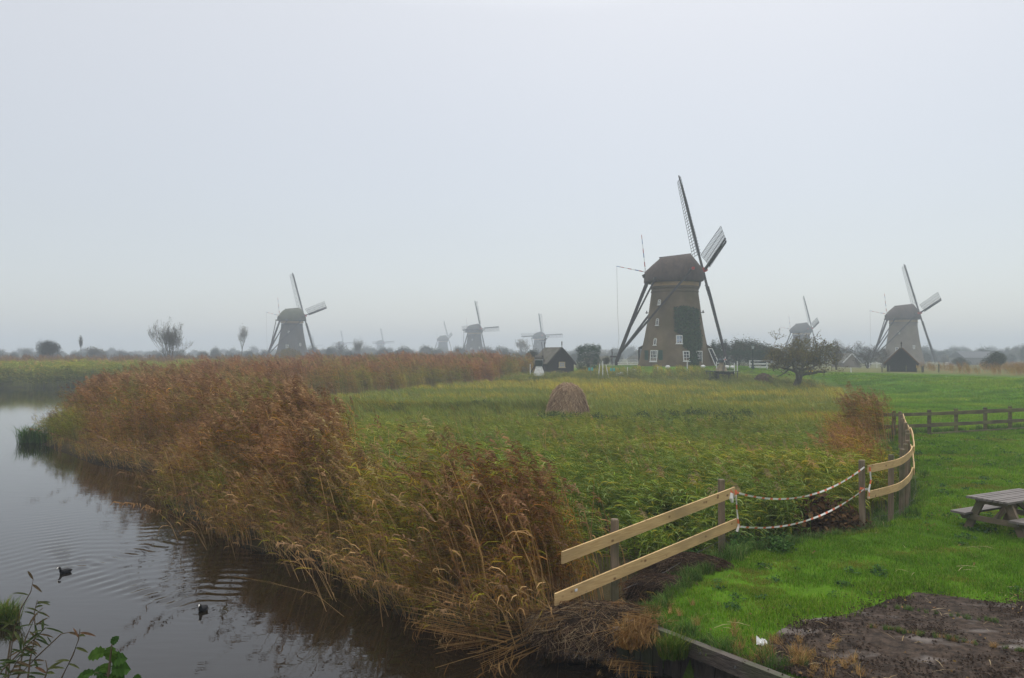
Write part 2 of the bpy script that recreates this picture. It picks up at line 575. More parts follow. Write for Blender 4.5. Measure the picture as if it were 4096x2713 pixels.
r2 = t.nodes.new('ShaderNodeValToRGB'); r2.color_ramp.elements[0].position = .55; r2.color_ramp.elements[1].position = .72
t.links.new(n2.outputs[0], r2.inputs[0])
mx = t.nodes.new('ShaderNodeMix'); mx.data_type = 'RGBA'
t.links.new(r2.outputs[0], mx.inputs['Factor']); t.links.new(r1.outputs[0], mx.inputs['A']); mx.inputs['B'].default_value = (.17, .15, .138, 1)
t.links.new(mx.outputs['Result'], b.inputs['Base Color'])
b.inputs['Roughness'].default_value = .85; b.inputs['Specular IOR Level'].default_value = .12
bp = t.nodes.new('ShaderNodeBump'); bp.inputs['Strength'].default_value = .7; bp.inputs['Distance'].default_value = .03
t.links.new(n1.outputs[0], bp.inputs['Height']); t.links.new(bp.outputs[0], b.inputs['Normal'])
sx = np.arange(2.7, 13.5, .045); sy = np.arange(6.2, 13.6, .045)
X, Y = np.meshgrid(sx, sy)
sd_ = poly_sd(SOIL, X, Y) + .12 * (fbm(X * 4, Y * 4) - .5)
clod = np.maximum(0, fbm(X * 6 + 3, Y * 8, 4) - .55) * .10 + .012 * fbm(X * 19, Y * 19)
rough_zone = .35 + 1.4 * sstep(1.2, 0, poly_sd([(3.0, 9.7), (3.5, 10.6), (5.3, 10.2), (6.5, 8.5), (5, 7)], X, Y))
sz = .015 + clod * rough_zone - .06 * sstep(-.05, .02, sd_)
soil = grid_mesh('bare_soil', sx, sy, sz, None, m_soil, keep=(sd_ < .02).ravel())
tag(soil, kind='structure')

# haze: one closed box of even, pale air
hm = bpy.data.materials.new('haze_air'); hm.use_nodes = True
t = hm.node_tree; t.nodes.clear()
o_ = t.nodes.new('ShaderNodeOutputMaterial'); v_ = t.nodes.new('ShaderNodeVolumePrincipled')
v_.inputs['Color'].default_value = (.675, .75, .85, 1); v_.inputs['Density'].default_value = HAZE_DENSITY; v_.inputs['Anisotropy'].default_value = 0.0
t.links.new(v_.outputs[0], o_.inputs['Volume'])
mb = MB(); mb.box((0, 720, 16.0), (3200, 1900, 39.0))
hb = mb.build('haze', hm); tag(hb, kind='stuff')

# ------------------------------------------------------------------ mills
m_brick = mat('weathered_brown_brick', (.086, .063, .034), (.148, .114, .070), scale=.45, detail=10, rough=.95, bump=.3, bump_scale=9, c3=(.070, .054, .020), s3=.30)
m_brick2 = mat('pale_brown_brick', (.115, .092, .062), (.155, .128, .092), scale=.5, detail=8, rough=.95, bump=.3, bump_scale=9)
m_thatch = mat('old_thatch', (.045, .033, .027), (.075, .056, .046), scale=2.2, detail=8, rough=1, bump=.5, bump_scale=14, stretch=(1, 1, .5))
m_thatchw = mat('grey_thatch', (.055, .053, .048), (.085, .080, .070), scale=2.2, detail=8, rough=1, bump=.4, bump_scale=10)
m_moss = mat('mossy_thatch', (.060, .068, .038), (.085, .088, .055), scale=1.2, detail=8, rough=1, bump=.4, bump_scale=10)
m_tar = mat('tarred_timber', (.022, .019, .018), (.040, .035, .032), scale=4, rough=.6)
m_lattice = mat('grey_lattice_wood', (.035, .035, .038), (.06, .06, .062), scale=3, rough=.7)
m_board = mat('dark_sail_board', (.035, .035, .036), (.06, .06, .06), scale=2, rough=.7)
m_white = mat('white_paint', (.64, .65, .65), (.50, .51, .50), scale=5, rough=.5)
m_red = mat('red_paint', (.42, .035, .03), (.30, .03, .025), scale=5, rough=.5)
m_blue = mat('blue_paint', (.05, .14, .38), (.04, .10, .28), scale=5, rough=.5)
m_ochre = mat('ochre_band_paint', (.36, .24, .10), (.28, .19, .09), scale=1.5, rough=.8)
m_green = mat('dark_green_paint', (.018, .060, .042), (.014, .045, .032), scale=4, rough=.45)
m_dgreen = mat('black_green_paint', (.012, .030, .024), (.010, .02, .018), scale=4, rough=.5)
m_steel = mat('dull_steel', (.22, .22, .22), (.16, .16, .16), scale=12, rough=.45, metallic=.8)
m_rope = mat('grey_rope', (.20, .19, .17), (.14, .13, .12), scale=20, rough=.9)


def glass_mat(name, c):
    m = bpy.data.materials.new(name); m.use_nodes = True
    b = m.node_tree.nodes['Principled BSDF']
    b.inputs['Base Color'].default_value = (*c, 1); b.inputs['Roughness'].default_value = .08; b.inputs['Specular IOR Level'].default_value = .6
    n = m.node_tree.nodes.new('ShaderNodeTexNoise'); n.inputs['Scale'].default_value = .8
    bp = m.node_tree.nodes.new('ShaderNodeBump'); bp.inputs['Strength'].default_value = .03
    m.node_tree.links.new(n.outputs[0], bp.inputs['Height']); m.node_tree.links.new(bp.outputs[0], b.inputs['Normal'])
    return m


m_glass = glass_mat('dark_window_glass', (.03, .035, .04))
m_glassb = glass_mat('curtained_blue_glass', (.30, .36, .48))
m_curtain = mat('white_lace_curtain', (.55, .56, .55), (.40, .41, .41), scale=18, rough=.9)

BRICK_PROF = [(5.75, -1.0), (5.65, 0), (5.35, 1.2), (5.0, 2.6), (4.6, 4.4), (4.25, 6.3), (3.95, 8.2), (3.72, 10), (3.55, 11.2)]
THATCH_PROF = [(6.3, -1.0), (6.2, 0), (5.6, 1.2), (4.95, 2.8), (4.4, 5), (3.95, 7.4), (3.6, 9.6), (3.4, 11.4), (3.4, 12.0)]


def prof_r(prof, z):
    for (r0, z0), (r1, z1) in zip(prof, prof[1:]):
        if z0 <= z <= z1: return r0 + (r1 - r0) * (z - z0) / (z1 - z0)
    return prof[-1][0]


_cache = {}


def cached(key, fn):
    if key not in _cache: _cache[key] = fn()
    return _cache[key]


def cap_mesh(m):
    mb = MB()
    secs = [(-4.55, 1.3, 13.0, 14.5), (-4.3, 1.9, 13.0, 14.75), (-3.5, 2.95, 12.95, 15.5), (-2.3, 3.75, 12.9, 16.55), (-2.0, 3.85, 12.9, 16.7), (-.2, 4.05, 12.9, 16.95), (2.0, 3.85, 12.9, 17.2), (2.4, 3.7, 12.9, 17.2),
            (3.2, 3.2, 12.95, 16.3), (4.0, 2.45, 13.0, 15.4), (4.35, 1.7, 13.1, 15.0)]
    n = 16; rows = []
    for x, w_, z0, z1 in [(x * .94 if x > 0 else x, a, b_, c) for x, a, b_, c in secs]:
        r = []
        for j in range(n + 1):
            a = math.pi * j / n
            c_, s_ = math.cos(a), math.sin(a)
            yy = w_ * math.copysign(abs(c_) ** .85, c_); zz = z0 + (z1 - z0) * abs(s_) ** .9
            r.append((x, yy, zz))
        for j in range(1, n):   # underside
            a = math.pi * (1 - j / n)
            r.append((x, -w_ * math.cos(math.pi * j / n) * .96, z0 - .12))
        rows.append(r)
    mb.rings(rows)
    me = mb.mesh('cap', m, smooth=True)
    return me


def sail_meshes():
    s = MB()
    s.bar((0, 0, -.4), (0, 0, 14.6), .30, .34, up=(1, 0, 0), w2=.14, h2=.18)
    stock = s.mesh('sail', m_tar)
    l = MB(); b = MB()
    lead = Vector((0, -1, 0)); a = Vector((1, 0, 0))
    R0, R1, W = 2.5, 14.2, 1.9

    def off(r, w_):
        p = math.radians(24 - 19 * (r - R0) / (R1 - R0))
        return Vector((0, 0, r)) - lead * (w_ * math.cos(p)) - a * (w_ * math.sin(p)) + a * .12
    k = 0
    n = 26
    for i in range(n + 1):
        r = R0 + (R1 - R0) * i / n
        l.bar(off(r, -.42), off(r, W), .05, .06)
    for w_ in (.62, 1.24, W):
        pts = [off(R0 + (R1 - R0) * i / 8, w_) for i in range(9)]
        for p, q in zip(pts, pts[1:]): l.bar(p, q, .05, .05)
    lat = l.mesh('lattice', m_lattice)
    N = 10
    rows = []
    for i in range(N + 1):
        r = R0 + (R1 - R0) * i / N
        q = math.radians(30 - 18 * (r - R0) / (R1 - R0))
        e0 = Vector((0, 0, r)) + lead * .12 + a * .16
        e1 = Vector((0, 0, r)) + lead * (.12 + .42 * math.cos(q)) - a * (.42 * math.sin(q)) + a * .20
        nn = Vector((.035, 0, 0))
        rows.append([e0, e1, e1 - nn, e0 - nn])
    b.rings(rows)
    # rolled canvas lying along the stock
    b.tube([Vector((.20, .10 + .04 * math.sin(i * 2.1), R0 + (R1 - R0 - 1) * i / 7)) for i in range(8)], [.07, .10, .11, .09, .1, .11, .08, .05], n=5)
    return stock, lat, b.mesh('leading_board', m_board)


def window_thing(parent, c, n, w_, h_, frame_m=None, pane_m=None, cols=2, rows=2, arch=False, sill=True, tilt=0.0, bars=True):
    """window part (frame) with a pane sub-part; c = centre on wall, n = outward normal (horizontal)"""
    frame_m = frame_m or m_white; pane_m = pane_m or m_glass
    n = Vector(n).normalized(); up = Vector((0, 0, 1)); s = up.cross(n).normalized()
    if tilt:
        up = (up * math.cos(tilt) - n * math.sin(tilt)).normalized(); n = s.cross(up).normalized()
    c = Vector(c); mb = MB()
    fw = min(.11, w_ * .16)

    def bb(cx, cz, ww, hh, d0, d1):
        R = Matrix((s, n, up)).transposed()
        mb.box(c + s * cx + up * cz + n * ((d0 + d1) / 2), (ww, d1 - d0, hh), R)
    bb(-w_ / 2 + fw / 2, 0, fw, h_, -.12, .10); bb(w_ / 2 - fw / 2, 0, fw, h_, -.12, .10)
    bb(0, -h_ / 2 + fw / 2, w_ - 2 * fw, fw, -.12, .10); bb(0, h_ / 2 - fw / 2, w_ - 2 * fw, fw, -.12, .10)
    if arch:
        K = 7
        for k in range(K):
            a0, a1 = math.pi * k / K, math.pi * (k + 1) / K
            r = w_ / 2 - fw / 2
            mb.bar(c + s * (r * math.cos(a0)) + up * (h_ / 2 + r * math.sin(a0)), c + s * (r * math.cos(a1)) + up * (h_ / 2 + r * math.sin(a1)), fw, .2, up=n)
    if bars:
        iw, ih = w_ - 2 * fw, h_ - 2 * fw
        for k in range(1, cols): bb(-iw / 2 + iw * k / cols, 0, .045, ih, -.04, .06)
        for k in range(1, rows): bb(0, -ih / 2 + ih * k / rows, iw, .05, -.04, .055)
    if sill: bb(0, -h_ / 2 - .05, w_ + .2, .08, -.12, .16)
    fr = mb.build('window', frame_m, parent)
    pm = MB()
    R = Matrix((s, n, up)).transposed()
    pm.box(c - n * .02, (w_ - 2 * fw, .03, h_ - 2 * fw), R)
    if arch:
        pts = [c + n * .0 + s * ((w_ / 2 - fw) * math.cos(math.pi * k / 8)) + up * (h_ / 2 + (w_ / 2 - fw) * math.sin(math.pi * k / 8)) for k in range(9)]
        pm.poly(pts)
    pm.build('pane', pane_m, fr)
    return fr


def tower_mesh(kind, m, nseg):
    mb = MB()
    if kind == 'brick':
        mb.lathe(BRICK_PROF + [(3.52, 11.25), (3.62, 11.3), (3.62, 11.5), (3.54, 11.55), (3.54, 11.85), (3.66, 11.9), (3.66, 12.12), (3.58, 12.15), (3.58, 12.2)], n=40)
    else:
        mb.lathe(THATCH_PROF, n=8 if nseg == 8 else 24)
    return mb.mesh('tower', m, smooth=(kind == 'brick'))


def make_mill(name, x, y, z, n_ang, theta, label, kind='brick', tower_m=None, cap_m=None, wall_windows=True, tail=True, sail_scale=1.0):
    """n_ang = world direction the sails face; theta = turn of the sail cross"""
    root = empty(name, (x, y, z), n_ang, label, 'windmill', 'windmills in the polder')
    tm = tower_m or (m_brick if kind == 'brick' else m_thatchw)
    cm = cap_m or m_thatch
    inst('tower', cached(('tower', kind, tm.name), lambda: tower_mesh(kind, tm, 24)), root)
    def band():
        mb = MB(); mb.lathe([(3.60, 12.2), (3.60, 12.95), (3.3, 12.96), (3.3, 12.2)], n=40, caps=False); return mb.mesh('cap_band', m_ochre, True)
    inst('cap_band', cached('band', band), root)
    cap = inst('cap', cached(('cap', cm.name), lambda: cap_mesh(cm)), root)
    def ridge():
        mb = MB(); mb.bar((-2.35, 0, 16.68), (2.45, 0, 17.24), .5, .16); return mb.mesh('ridge_capping', m_tar)
    inst('ridge_capping', cached('ridge', ridge), cap)
    def hub():
        mb = MB(); t = math.radians(12)
        a = Vector((math.cos(t), 0, math.sin(t)))
        c = Vector((4.25, 0, 14.75))
        mb.bar(c - a * 1.6, c + a * .62, .62, .62); mb.bar(c + a * .62, c + a * .75, .4, .4)
        mb.bar(c + Vector((0, -.55, 0)), c + Vector((0, .55, 0)), .72, .72, up=a)
        return mb.mesh('sail_hub', m_red)
    inst('sail_hub', cached('hub', hub), root)
    stock, lat, brd = cached('sails', sail_meshes)
    t = math.radians(12)
    for k in range(4):
        M = Matrix.Rotation(-t, 4, 'Y') @ Matrix.Rotation(theta + k * math.pi / 2, 4, 'X')
        s = inst('sail', stock, root)
        s.matrix_local = Matrix.Translation(Vector((4.25, 0, 14.75)) + Vector((math.cos(t), 0, math.sin(t))) * (.05 + .30 * (k % 2))) @ M @ Matrix.Diagonal((1, 1, sail_scale, 1))
        inst('lattice', lat, s, kind='stuff'); inst('leading_board', brd, s)
    if tail:
        def tailm():
            mb = MB(); mb.bar((-3.9, 0, 13.9), (-8.9, 0, .75), .34, .42, w2=.5, h2=.55); mb.bar((-4.9, 0, 13.8), (-4.0, 0, 14.2), .5); mb.box((-8.95, 0, .55), (.4, .4, .8)); return mb.mesh('tail_pole', m_tar)
        inst('tail_pole', cached('tailp', tailm), root)
        def beams(i):
            mb = MB()
            if i == 0: mb.bar((1.6, -6.0, 14.4), (1.6, 6.0, 14.4), .34)
            if i == 1: mb.bar((-3.55, -4.1, 13.2), (-3.55, 4.1, 13.2), .32)
            return mb.mesh('cross_beam', m_tar)
        for i in (0, 1): inst('cross_beam', cached(('xb', i), lambda: beams(i)), root)
        def tips(q):
            mb = MB(); mb.bar((1.6, q * 6.0, 14.4), (1.6, q * 6.35, 14.4), .37)
            return mb.mesh('beam_end', m_red)
        for q in (-1, 1): inst('beam_end', cached(('tips', q), lambda: tips(q)), root)
        def brace(i):
            mb = MB(); q = -1 if i % 2 == 0 else 1
            if i < 2: mb.bar((1.6, q * 5.8, 14.4), (-8.45, q * .22, 1.9), .22, .26)
            else: mb.bar((-3.55, q * 3.9, 13.1), (-7.2, q * .3, 5.2), .18, .2)
            return mb.mesh('brace', m_tar)
        for i in range(4): inst('brace', cached(('br', i), lambda: brace(i)), root)
        def winch():
            mb = MB(); c = Vector((-9.6, 0, 1.5))
            mb.tube([(-9.9, 0, 1.5), (-8.3, 0, 1.5)], .12, n=8)
            for k in range(4):
                a = k * math.pi / 4 + .2
                d = Vector((0, math.cos(a), math.sin(a))) * 1.25
                mb.bar(c - d, c + d, .07)
            return mb.mesh('winch_wheel', m_tar)
        inst('winch_wheel', cached('winch', winch), root)
        # flag-coloured poles of the brake rig
        ends = ((Vector((-4.3, .2, 14.5)), Vector((-8.9, .2, 15.45))), (Vector((-4.5, -.2, 14.6)), Vector((-5.1, -.2, 20.2))))
        def polem(i):
            mb = MB(); p, q = ends[i]; mb.tube([p, q], [.075, .035], n=6); return mb.mesh('striped_pole', m_white)
        def bandm(i, k, m):
            mb = MB(); p, q = ends[i]; n_ = 8; mb.tube([p.lerp(q, k / n_), p.lerp(q, (k + 1) / n_)], [.085 - .005 * k, .08 - .005 * k], n=6); return mb.mesh('colour_band', m)
        for i in (0, 1):
            po_ = inst('striped_pole', cached(('pl', i), lambda: polem(i)), root)
            for k, m in ((1, m_red), (2, m_blue), (4, m_red), (6, m_red), (7, m_blue)) if i == 0 else ((1, m_red), (3, m_blue), (4, m_red), (6, m_blue), (7, m_red)):
                inst('colour_band', cached(('pb', i, k), lambda: bandm(i, k, m)), po_)
        def rope():
            mb = MB(); mb.tube([(-8.85, .2, 15.4), (-8.7, .2, 8), (-8.5, .2, 4.2), (-8.9, .2, 1.5)], .018, n=4);             return mb.mesh('brake_rope', m_rope)
        inst('brake_rope', cached('rope', rope), root)
    if wall_windows:
        prof = BRICK_PROF if kind == 'brick' else THATCH_PROF
        # small windows turned to the camera
        va = math.atan2(-y, -x) - n_ang
        for da, zz, ww, hh in ((-.28, 9.2, .5, .75), (-.34, 4.6, .8, 1.1), (.62, 5.2, .6, 1.0)):
            a = va + da
            r = prof_r(prof, zz) + .02
            window_thing(root, (r * math.cos(a), r * math.sin(a), zz), (math.cos(a), math.sin(a), 0), ww, hh, sill=False)
    return root


D2R = math.radians
# the near mill -----------------------------------------------------------
mill = make_mill('windmill', MILL[0], MILL[1], 1.85, D2R(-2), D2R(-9.5), 'largest and closest brick windmill, dark thatched cap, ivy climbing its wall', wall_windows=False, sail_scale=1.075)
view = Vector((MILL[0], MILL[1], 0)).normalized(); rgt = Vector((view.y, -view.x, 0))
Mi = Matrix.Rotation(D2R(2), 3, 'Z')   # world -> mill local


def on_tower(px, py, extra=0.03):
    """point + normal (mill-local) on the near mill's wall seen at photo pixel (px, py)"""
    for _ in range(3):
        y = MILL[1] - 5
        zz = CH - (py - HZ) / F * (MILL[1] - 4.5) - 1.85
    r = prof_r(BRICK_PROF, max(-.9, min(11.1, zz)))
    # intersect view ray with circle of radius r
    d = Vector(((px - CX) / F, 1, 0)); c = Vector((MILL[0], MILL[1], 0))
    A = d.dot(d); B = -2 * d.dot(c); C_ = c.dot(c) - r * r
    disc = B * B - 4 * A * C_
    t_ = (-B - math.sqrt(max(disc, 0))) / (2 * A)
    p = d * t_; n = (p - c).normalized()
    zz = CH - (py - HZ) / F * p.y - 1.85
    q = (p - c) + n * extra
    q = Mi @ q; n = Mi @ n
    return Vector((q.x, q.y, zz)), n


PXM = 120 - 4.6
def m_of(px): return px / F * PXM


for (px, py, w_, h_, kw) in ((2638, 1212, 13, 15, dict(arch=True, cols=2, rows=2)), (2630, 1291, 13, 22, dict(arch=True, cols=1, rows=1, sill=True)), (2621, 1370, 13, 22, dict(arch=True, cols=1, rows=1)),
                             (2717, 1358, 25, 34, dict(pane_m=m_glassb)), (2616, 1424, 34, 46, dict(cols=4, rows=3)), (2745, 1425, 26, 41, dict(cols=2, rows=3))):
    p, n = on_tower(px, py)
    window_thing(mill, p, n, m_of(w_), m_of(h_), tilt=.12, **kw)
# lace curtains behind the two ground-floor windows' upper panes
for (px, py, w_, h_) in ((2618, 1411, 24, 11), (2745, 1412, 18, 10)):
    p, n = on_tower(px, py, .055)
    s = Vector((0, 0, 1)).cross(n); mb = MB()
    mb.box(p, (m_of(w_), .012, m_of(h_)), Matrix((s, n, Vector((0, 0, 1)))).transposed()); mb.build('curtain', m_curtain, mill)
for (px, w_) in ((2588, 23), (2643, 19)):
    p, n = on_tower(px, 1424, .1)
    s = Vector((0, 0, 1)).cross(n); mb = MB(); R = Matrix((s, n, Vector((0, 0, 1)))).transposed()
    W_, H_ = m_of(w_), m_of(46)
    mb.box(p, (W_, .05, H_), R)
    for q in (-.25, .25): mb.box(p + Vector((0, 0, H_ * q)) + n * .035, (W_ * .72, .02, H_ * .4), R)
    mb.build('shutter', m_green, mill)
# door with white frame
p, n = on_tower(2796, 1436, .02)
s = Vector((0, 0, 1)).cross(n); R = Matrix((s, n, Vector((0, 0, 1)))).transposed(); mb = MB()
mb.box(p, (.95, .1, 2.1), R); dr = mb.build('door', m_dgreen, mill)
mb = MB()
for q in (-.52, .52): mb.box(p + s * q + n * .03, (.09, .16, 2.2), R)
mb.box(p + Vector((0, 0, 1.12)) + n * .03, (1.13, .16, .12), R)
mb.build('door_frame', m_white, dr)
mb = MB(); mb.box(p + Vector((0, 0, .45)) + n * .07, (.5, .03, .9), R); mb.build('door_pane', m_glass, dr)
mb = MB()
for q in (-.27, 0, .27): mb.box(p + Vector((0, 0, .45)) + s * q + n * .085, (.04, .03, .95), R)
for q in (0, .45, .9): mb.box(p + Vector((0, 0, q)) + n * .092, (.58, .03, .04), R)
mb.build('glazing_bar', m_white, dr)
# ivy
IVY = [(2400 + a / 1.7625, 650 + b_ / 1.7625) for a, b_ in ((528, 1030), (600, 1018), (690, 1040), (696, 1160), (715, 1290), (690, 1330), (684, 1440), (645, 1442), (640, 1335), (592, 1290), (578, 1215), (535, 1185))]
mb = MB(); k = 0
while k < 6000:
    px, py = rnd.uniform(2690, 2815), rnd.uniform(1222, 1470)
    sdv = float(poly_sd(IVY, np.array([px]), np.array([py]))[0])
    if sdv > rnd.uniform(-9, 7) + (4 if py > 1420 else 0): continue
    k += 1
    p, n = on_tower(px, py, rnd.uniform(.02, .42 if sdv < -5 else .12))
    s = (Vector((0, 0, 1)).cross(n) + Vector((rnd.gauss(0, .5), rnd.gauss(0, .5), rnd.gauss(0, .4)))).normalized()
    u = n.cross(s).normalized() if rnd.random() < .5 else Vector((0, 0, -1)) + n * rnd.uniform(.1, .8)
    q = rnd.uniform(.08, .17)
    g = rnd.uniform(.5, 1.7)
    mb.col = (.026 * g, .052 * g, .018 * g) if rnd.random() < .93 else (.05, .055, .02)
    u = u.normalized()
    mb.quad(p - s * q, p - u * q * .9, p + s * q, p + u * q)
mb.build('ivy', M_LEAF, mill, kind='stuff')
# small things on the near mill: bracket lamps, porch, lean-to
for (px, py, sgn) in ((2590, 1240, -1), (2806, 1240, 1)):
    a = -math.pi / 2 + 0
    p, n = on_tower(2697 + sgn * 100, py)
    d = (Mi @ (rgt * sgn)); zz = 1240
    q = d * (prof_r(BRICK_PROF, 8.3)) + Vector((0, 0, 8.25))
    mb = MB(); mb.bar(q - d * .1, q + d * .5, .10); mb.bar(q + d * .3 - Vector((0, 0, .1)), q + d * .3 + Vector((0, 0, .35)), .28, .28, up=d, w2=.08, h2=.08); mb.build('bracket_lamp', m_tar, mill)
d = Mi @ rgt; f = Mi @ (-view)
c = d * 5.0 + f * .2
mb = MB()
R = Matrix((d, f, Vector((0, 0, 1)))).transposed()
mb.rings([[c + f * fo + d * 0 + Vector((0, 0, 0)), c + f * fo + d * 1.75, c + f * fo + d * .55 + Vector((0, 0, 2.7)), c + f * fo + Vector((0, 0, 3.3)) - d * .3] for fo in (-1.1, 1.1)])
po = mb.build('porch', m_brick, mill)
mb = MB()
e0, e1 = c + f * 1.13 + d * 1.72, c + f * 1.13 + d * .52 + Vector((0, 0, 2.7))
for q in (0, .62):
    mb.bar(e0 - d * q * 1.05 + Vector((0, 0, .0)), e1 - d * q * .9, .13, .1, up=f)
mb.bar(e0 - d * .65 + Vector((0, 0, .5)), e0 - d * .22 + Vector((0, 0, .5)), .1); mb.bar(e1 - d * .6, e1 + d * .05, .13); mb.bar(e0 - d * .66 + Vector((0, 0, .06)), e0 + Vector((0, 0, .06)), .13)
mb.build('porch_window_frame', m_white, po)
mb = MB(); mb.quad(e0 + f * .03, e0 - d * .65 + f * .03, e1 - d * .56 + f * .03, e1 + f * .03); mb.build('pane', m_glass, po)
mb = MB(); mb.rings([[c + f * fo + d * .68 + Vector((0, 0, 2.65)), c + f * fo + d * .66 + Vector((0, 0, 2.77)), c + f * fo - d * .6 + Vector((0, 0, 3.55)), c + f * fo - d * .6 + Vector((0, 0, 3.4))] for fo in (-1.25, 1.25)])
mb.build('porch_roof', m_thatchw, po)
c = -d * 5.2 - f * 1.5
mb = MB(); mb.rings([[c + f * fo + d * 1.2 - Vector((0, 0, .3)), c + f * fo - d * .35 - Vector((0, 0, .3)), c + f * fo - d * .35 + Vector((0, 0, 2.9)), c + f * fo + d * 1.2 + Vector((0, 0, 3.7))] for fo in (-1.2, 1.2)])
lt = mb.build('lean_to', m_tar, mill)
mb = MB(); mb.box(c + f * 1.24 + d * .25 + Vector((0, 0, 1.9)), (.75, .05, 1.6), R); mb.build('pale_panel', mat('pale_grey_boards', (.32, .35, .38), (.26, .28, .3)), lt)

# the other mills ---------------------------------------------------------
def place_mill(px, D, base_py, nd, th, label, **kw):
    x = (px - CX) / F * D; z = CH - (base_py - HZ) / F * D
    return make_mill('windmill', x, D, z, math.atan2(nd[1], nd[0]), D2R(th), label, **kw)


place_mill(3613, 218, 1464, (.99, -.10), -12, 'pale brick windmill with red sail hub rising behind the black gabled shed', tower_m=m_brick2)
place_mill(1168, 254, 1443, (.72, .70), -9, 'grey thatched windmill with mossy cap standing alone beyond the brown reeds', kind='thatch', cap_m=m_moss)
place_mill(3205, 334, 1452, (.985, -.17), -9, 'hazy windmill showing only cap and sails above the gnarled apple tree', kind='thatch', cap_m=m_thatchw)
place_mill(1897, 397, 1432, (.78, -.62), 4, 'hazy grey windmill facing this way with level sails, left of the little dark shed', kind='thatch', cap_m=m_thatchw)
place_mill(2157, 497, 1436, (.36, -.93), 3, 'pale misty windmill seen front-on with sails in a cross above the tiny post mill', kind='thatch', cap_m=m_thatchw)
place_mill(1772, 607, 1430, (.95, .3), -12, 'misty windmill with one upright sail, between two hazier mills', kind='thatch', cap_m=m_thatchw, wall_windows=False)
place_mill(1522, 795, 1428, (.75, -.66), 4, 'faint windmill in mist behind scrub, next one right of the mossy-capped mill', kind='thatch', cap_m=m_thatchw, wall_windows=False)
place_mill(1363, 850, 1428, (.75, -.66), 4, 'very faint windmill almost lost in mist above a bare tree', kind='thatch', cap_m=m_thatchw, wall_windows=False)
place_mill(1250, 1080, 1426, (.75, -.66), 4, 'faintest windmill of all, a ghost close to the mossy-capped mill', kind='thatch', cap_m=m_thatchw, wall_windows=False)

# ------------------------------------------------------------------ sheds, little mills, garden things
m_shedwood = mat('black_weatherboard', (.020, .019, .020), (.038, .035, .034), scale=5, rough=.7, stretch=(1, 1, 6))
m_tile = mat('grey_brown_tiles', (.075, .068, .058), (.120, .110, .090), scale=3, detail=8, rough=.9, bump=.4, c3=(.06, .062, .035), s3=1.2)
m_thatch_or = mat('brown_reed_thatch', (.16, .09, .04), (.11, .065, .035), scale=3, rough=1)


def gable_shed(loc, rz, W, L, He, Hr, label, roof_m, over=.3, finial=True, windows=(), thick=.14):
    root = empty('shed', (*loc, ), rz, label, 'shed')
    mb = MB()
    mb.rings([[(-W / 2, y, -.3), (W / 2, y, -.3), (W / 2, y, He), (0, y, Hr - .12), (-W / 2, y, He)] for y in (0, L)])
    mb.build('wall', m_shedwood, root)
    mb = MB(); k = 0; z = .1
    while z < Hr - .35:
        half = W / 2 if z < He else W / 2 * (Hr - .12 - z) / (Hr - .12 - He)
        mb.bar((-half + .02, -.02, z), (half - .02, -.02, z), .05, .17); z += .21
    mb.build('weatherboarding', m_shedwood, root, kind='stuff')
    sl = Vector((W / 2, 0, He - Hr)).normalized()
    for sg in (-1, 1):
        d = Vector((sl.x * sg, 0, sl.z)); n = Vector((-sl.z * sg, 0, sl.x))
        ln = math.hypot(W / 2, Hr - He) + over
        top = Vector((0, 0, Hr))
        mb = MB(); rows = []
        a = top + n * .02; b_ = top + d * ln + n * .02
        mb.rings([[a + Vector((0, y, 0)), b_ + Vector((0, y, 0)), b_ + n * thick + Vector((0, y, 0)), a + n * thick + Vector((0, y, 0))] for y in (-over, L + over)])
        ns = int(ln / .24)
        for k in range(ns):    # tile courses, each a little proud
            q = top + d * (.12 + .24 * k) + n * (thick + .035)
            for j in range(int((L + 2 * over) / .3)):
                if rnd.random() < .96:
                    mb.box(q + Vector((0, -over + .15 + .3 * j, rnd.uniform(-.01, .012))), (.25, .285, .03), Matrix((d, Vector((0, 1, 0)), n)).transposed())
        mb.build('roof', roof_m, root)
        mb = MB(); mb.bar(top + Vector((0, -over - .03, -.02)), top + d * ln + Vector((0, -over - .03, -.02)), .05, .26, up=n); mb.build('bargeboard', m_tar, root)
    if finial:
        for y in ((-over - .03, L + over) if finial == 2 else (-over - .03,)):
            mb = MB(); mb.lathe([(.05, Hr), (.05, Hr + .45), (.10, Hr + .5), (.05, Hr + .6), (.11, Hr + .75), (.02, Hr + 1.05)], n=8, cy=y); mb.build('finial', m_tar, root)
    for (cx, cz, ww, hh, side) in windows:
        if side == 'front':
            window_thing(root, (cx, -.06, cz), (0, -1, 0), ww, hh, cols=3, rows=2, frame_m=m_cream, pane_m=m_glassb)
        else:
            window_thing(root, (W / 2 + .03, cx, cz), (1, 0, 0), ww, hh, cols=1, rows=1, frame_m=m_cream, pane_m=m_curtain)
    return root


m_cream = mat('cream_window_paint', (.50, .42, .28), (.40, .35, .25), rough=.6)
# little dark shed near the big mill: gable to the camera, long side turned right
sx_, sy_ = (2243 - CX) / F * 114, 114
sh = gable_shed((sx_, sy_, .85), D2R(26), 4.4, 4.6, 1.55, 3.75, 'small black boarded shed with tiled roof and two finials near the big mill', m_tile, finial=2,
                windows=((.15, 1.35, 1.0, .8, 'front'), (1.1, 1.25, .45, 1.0, 'side'), (3.2, 1.25, .45, 1.0, 'side')))
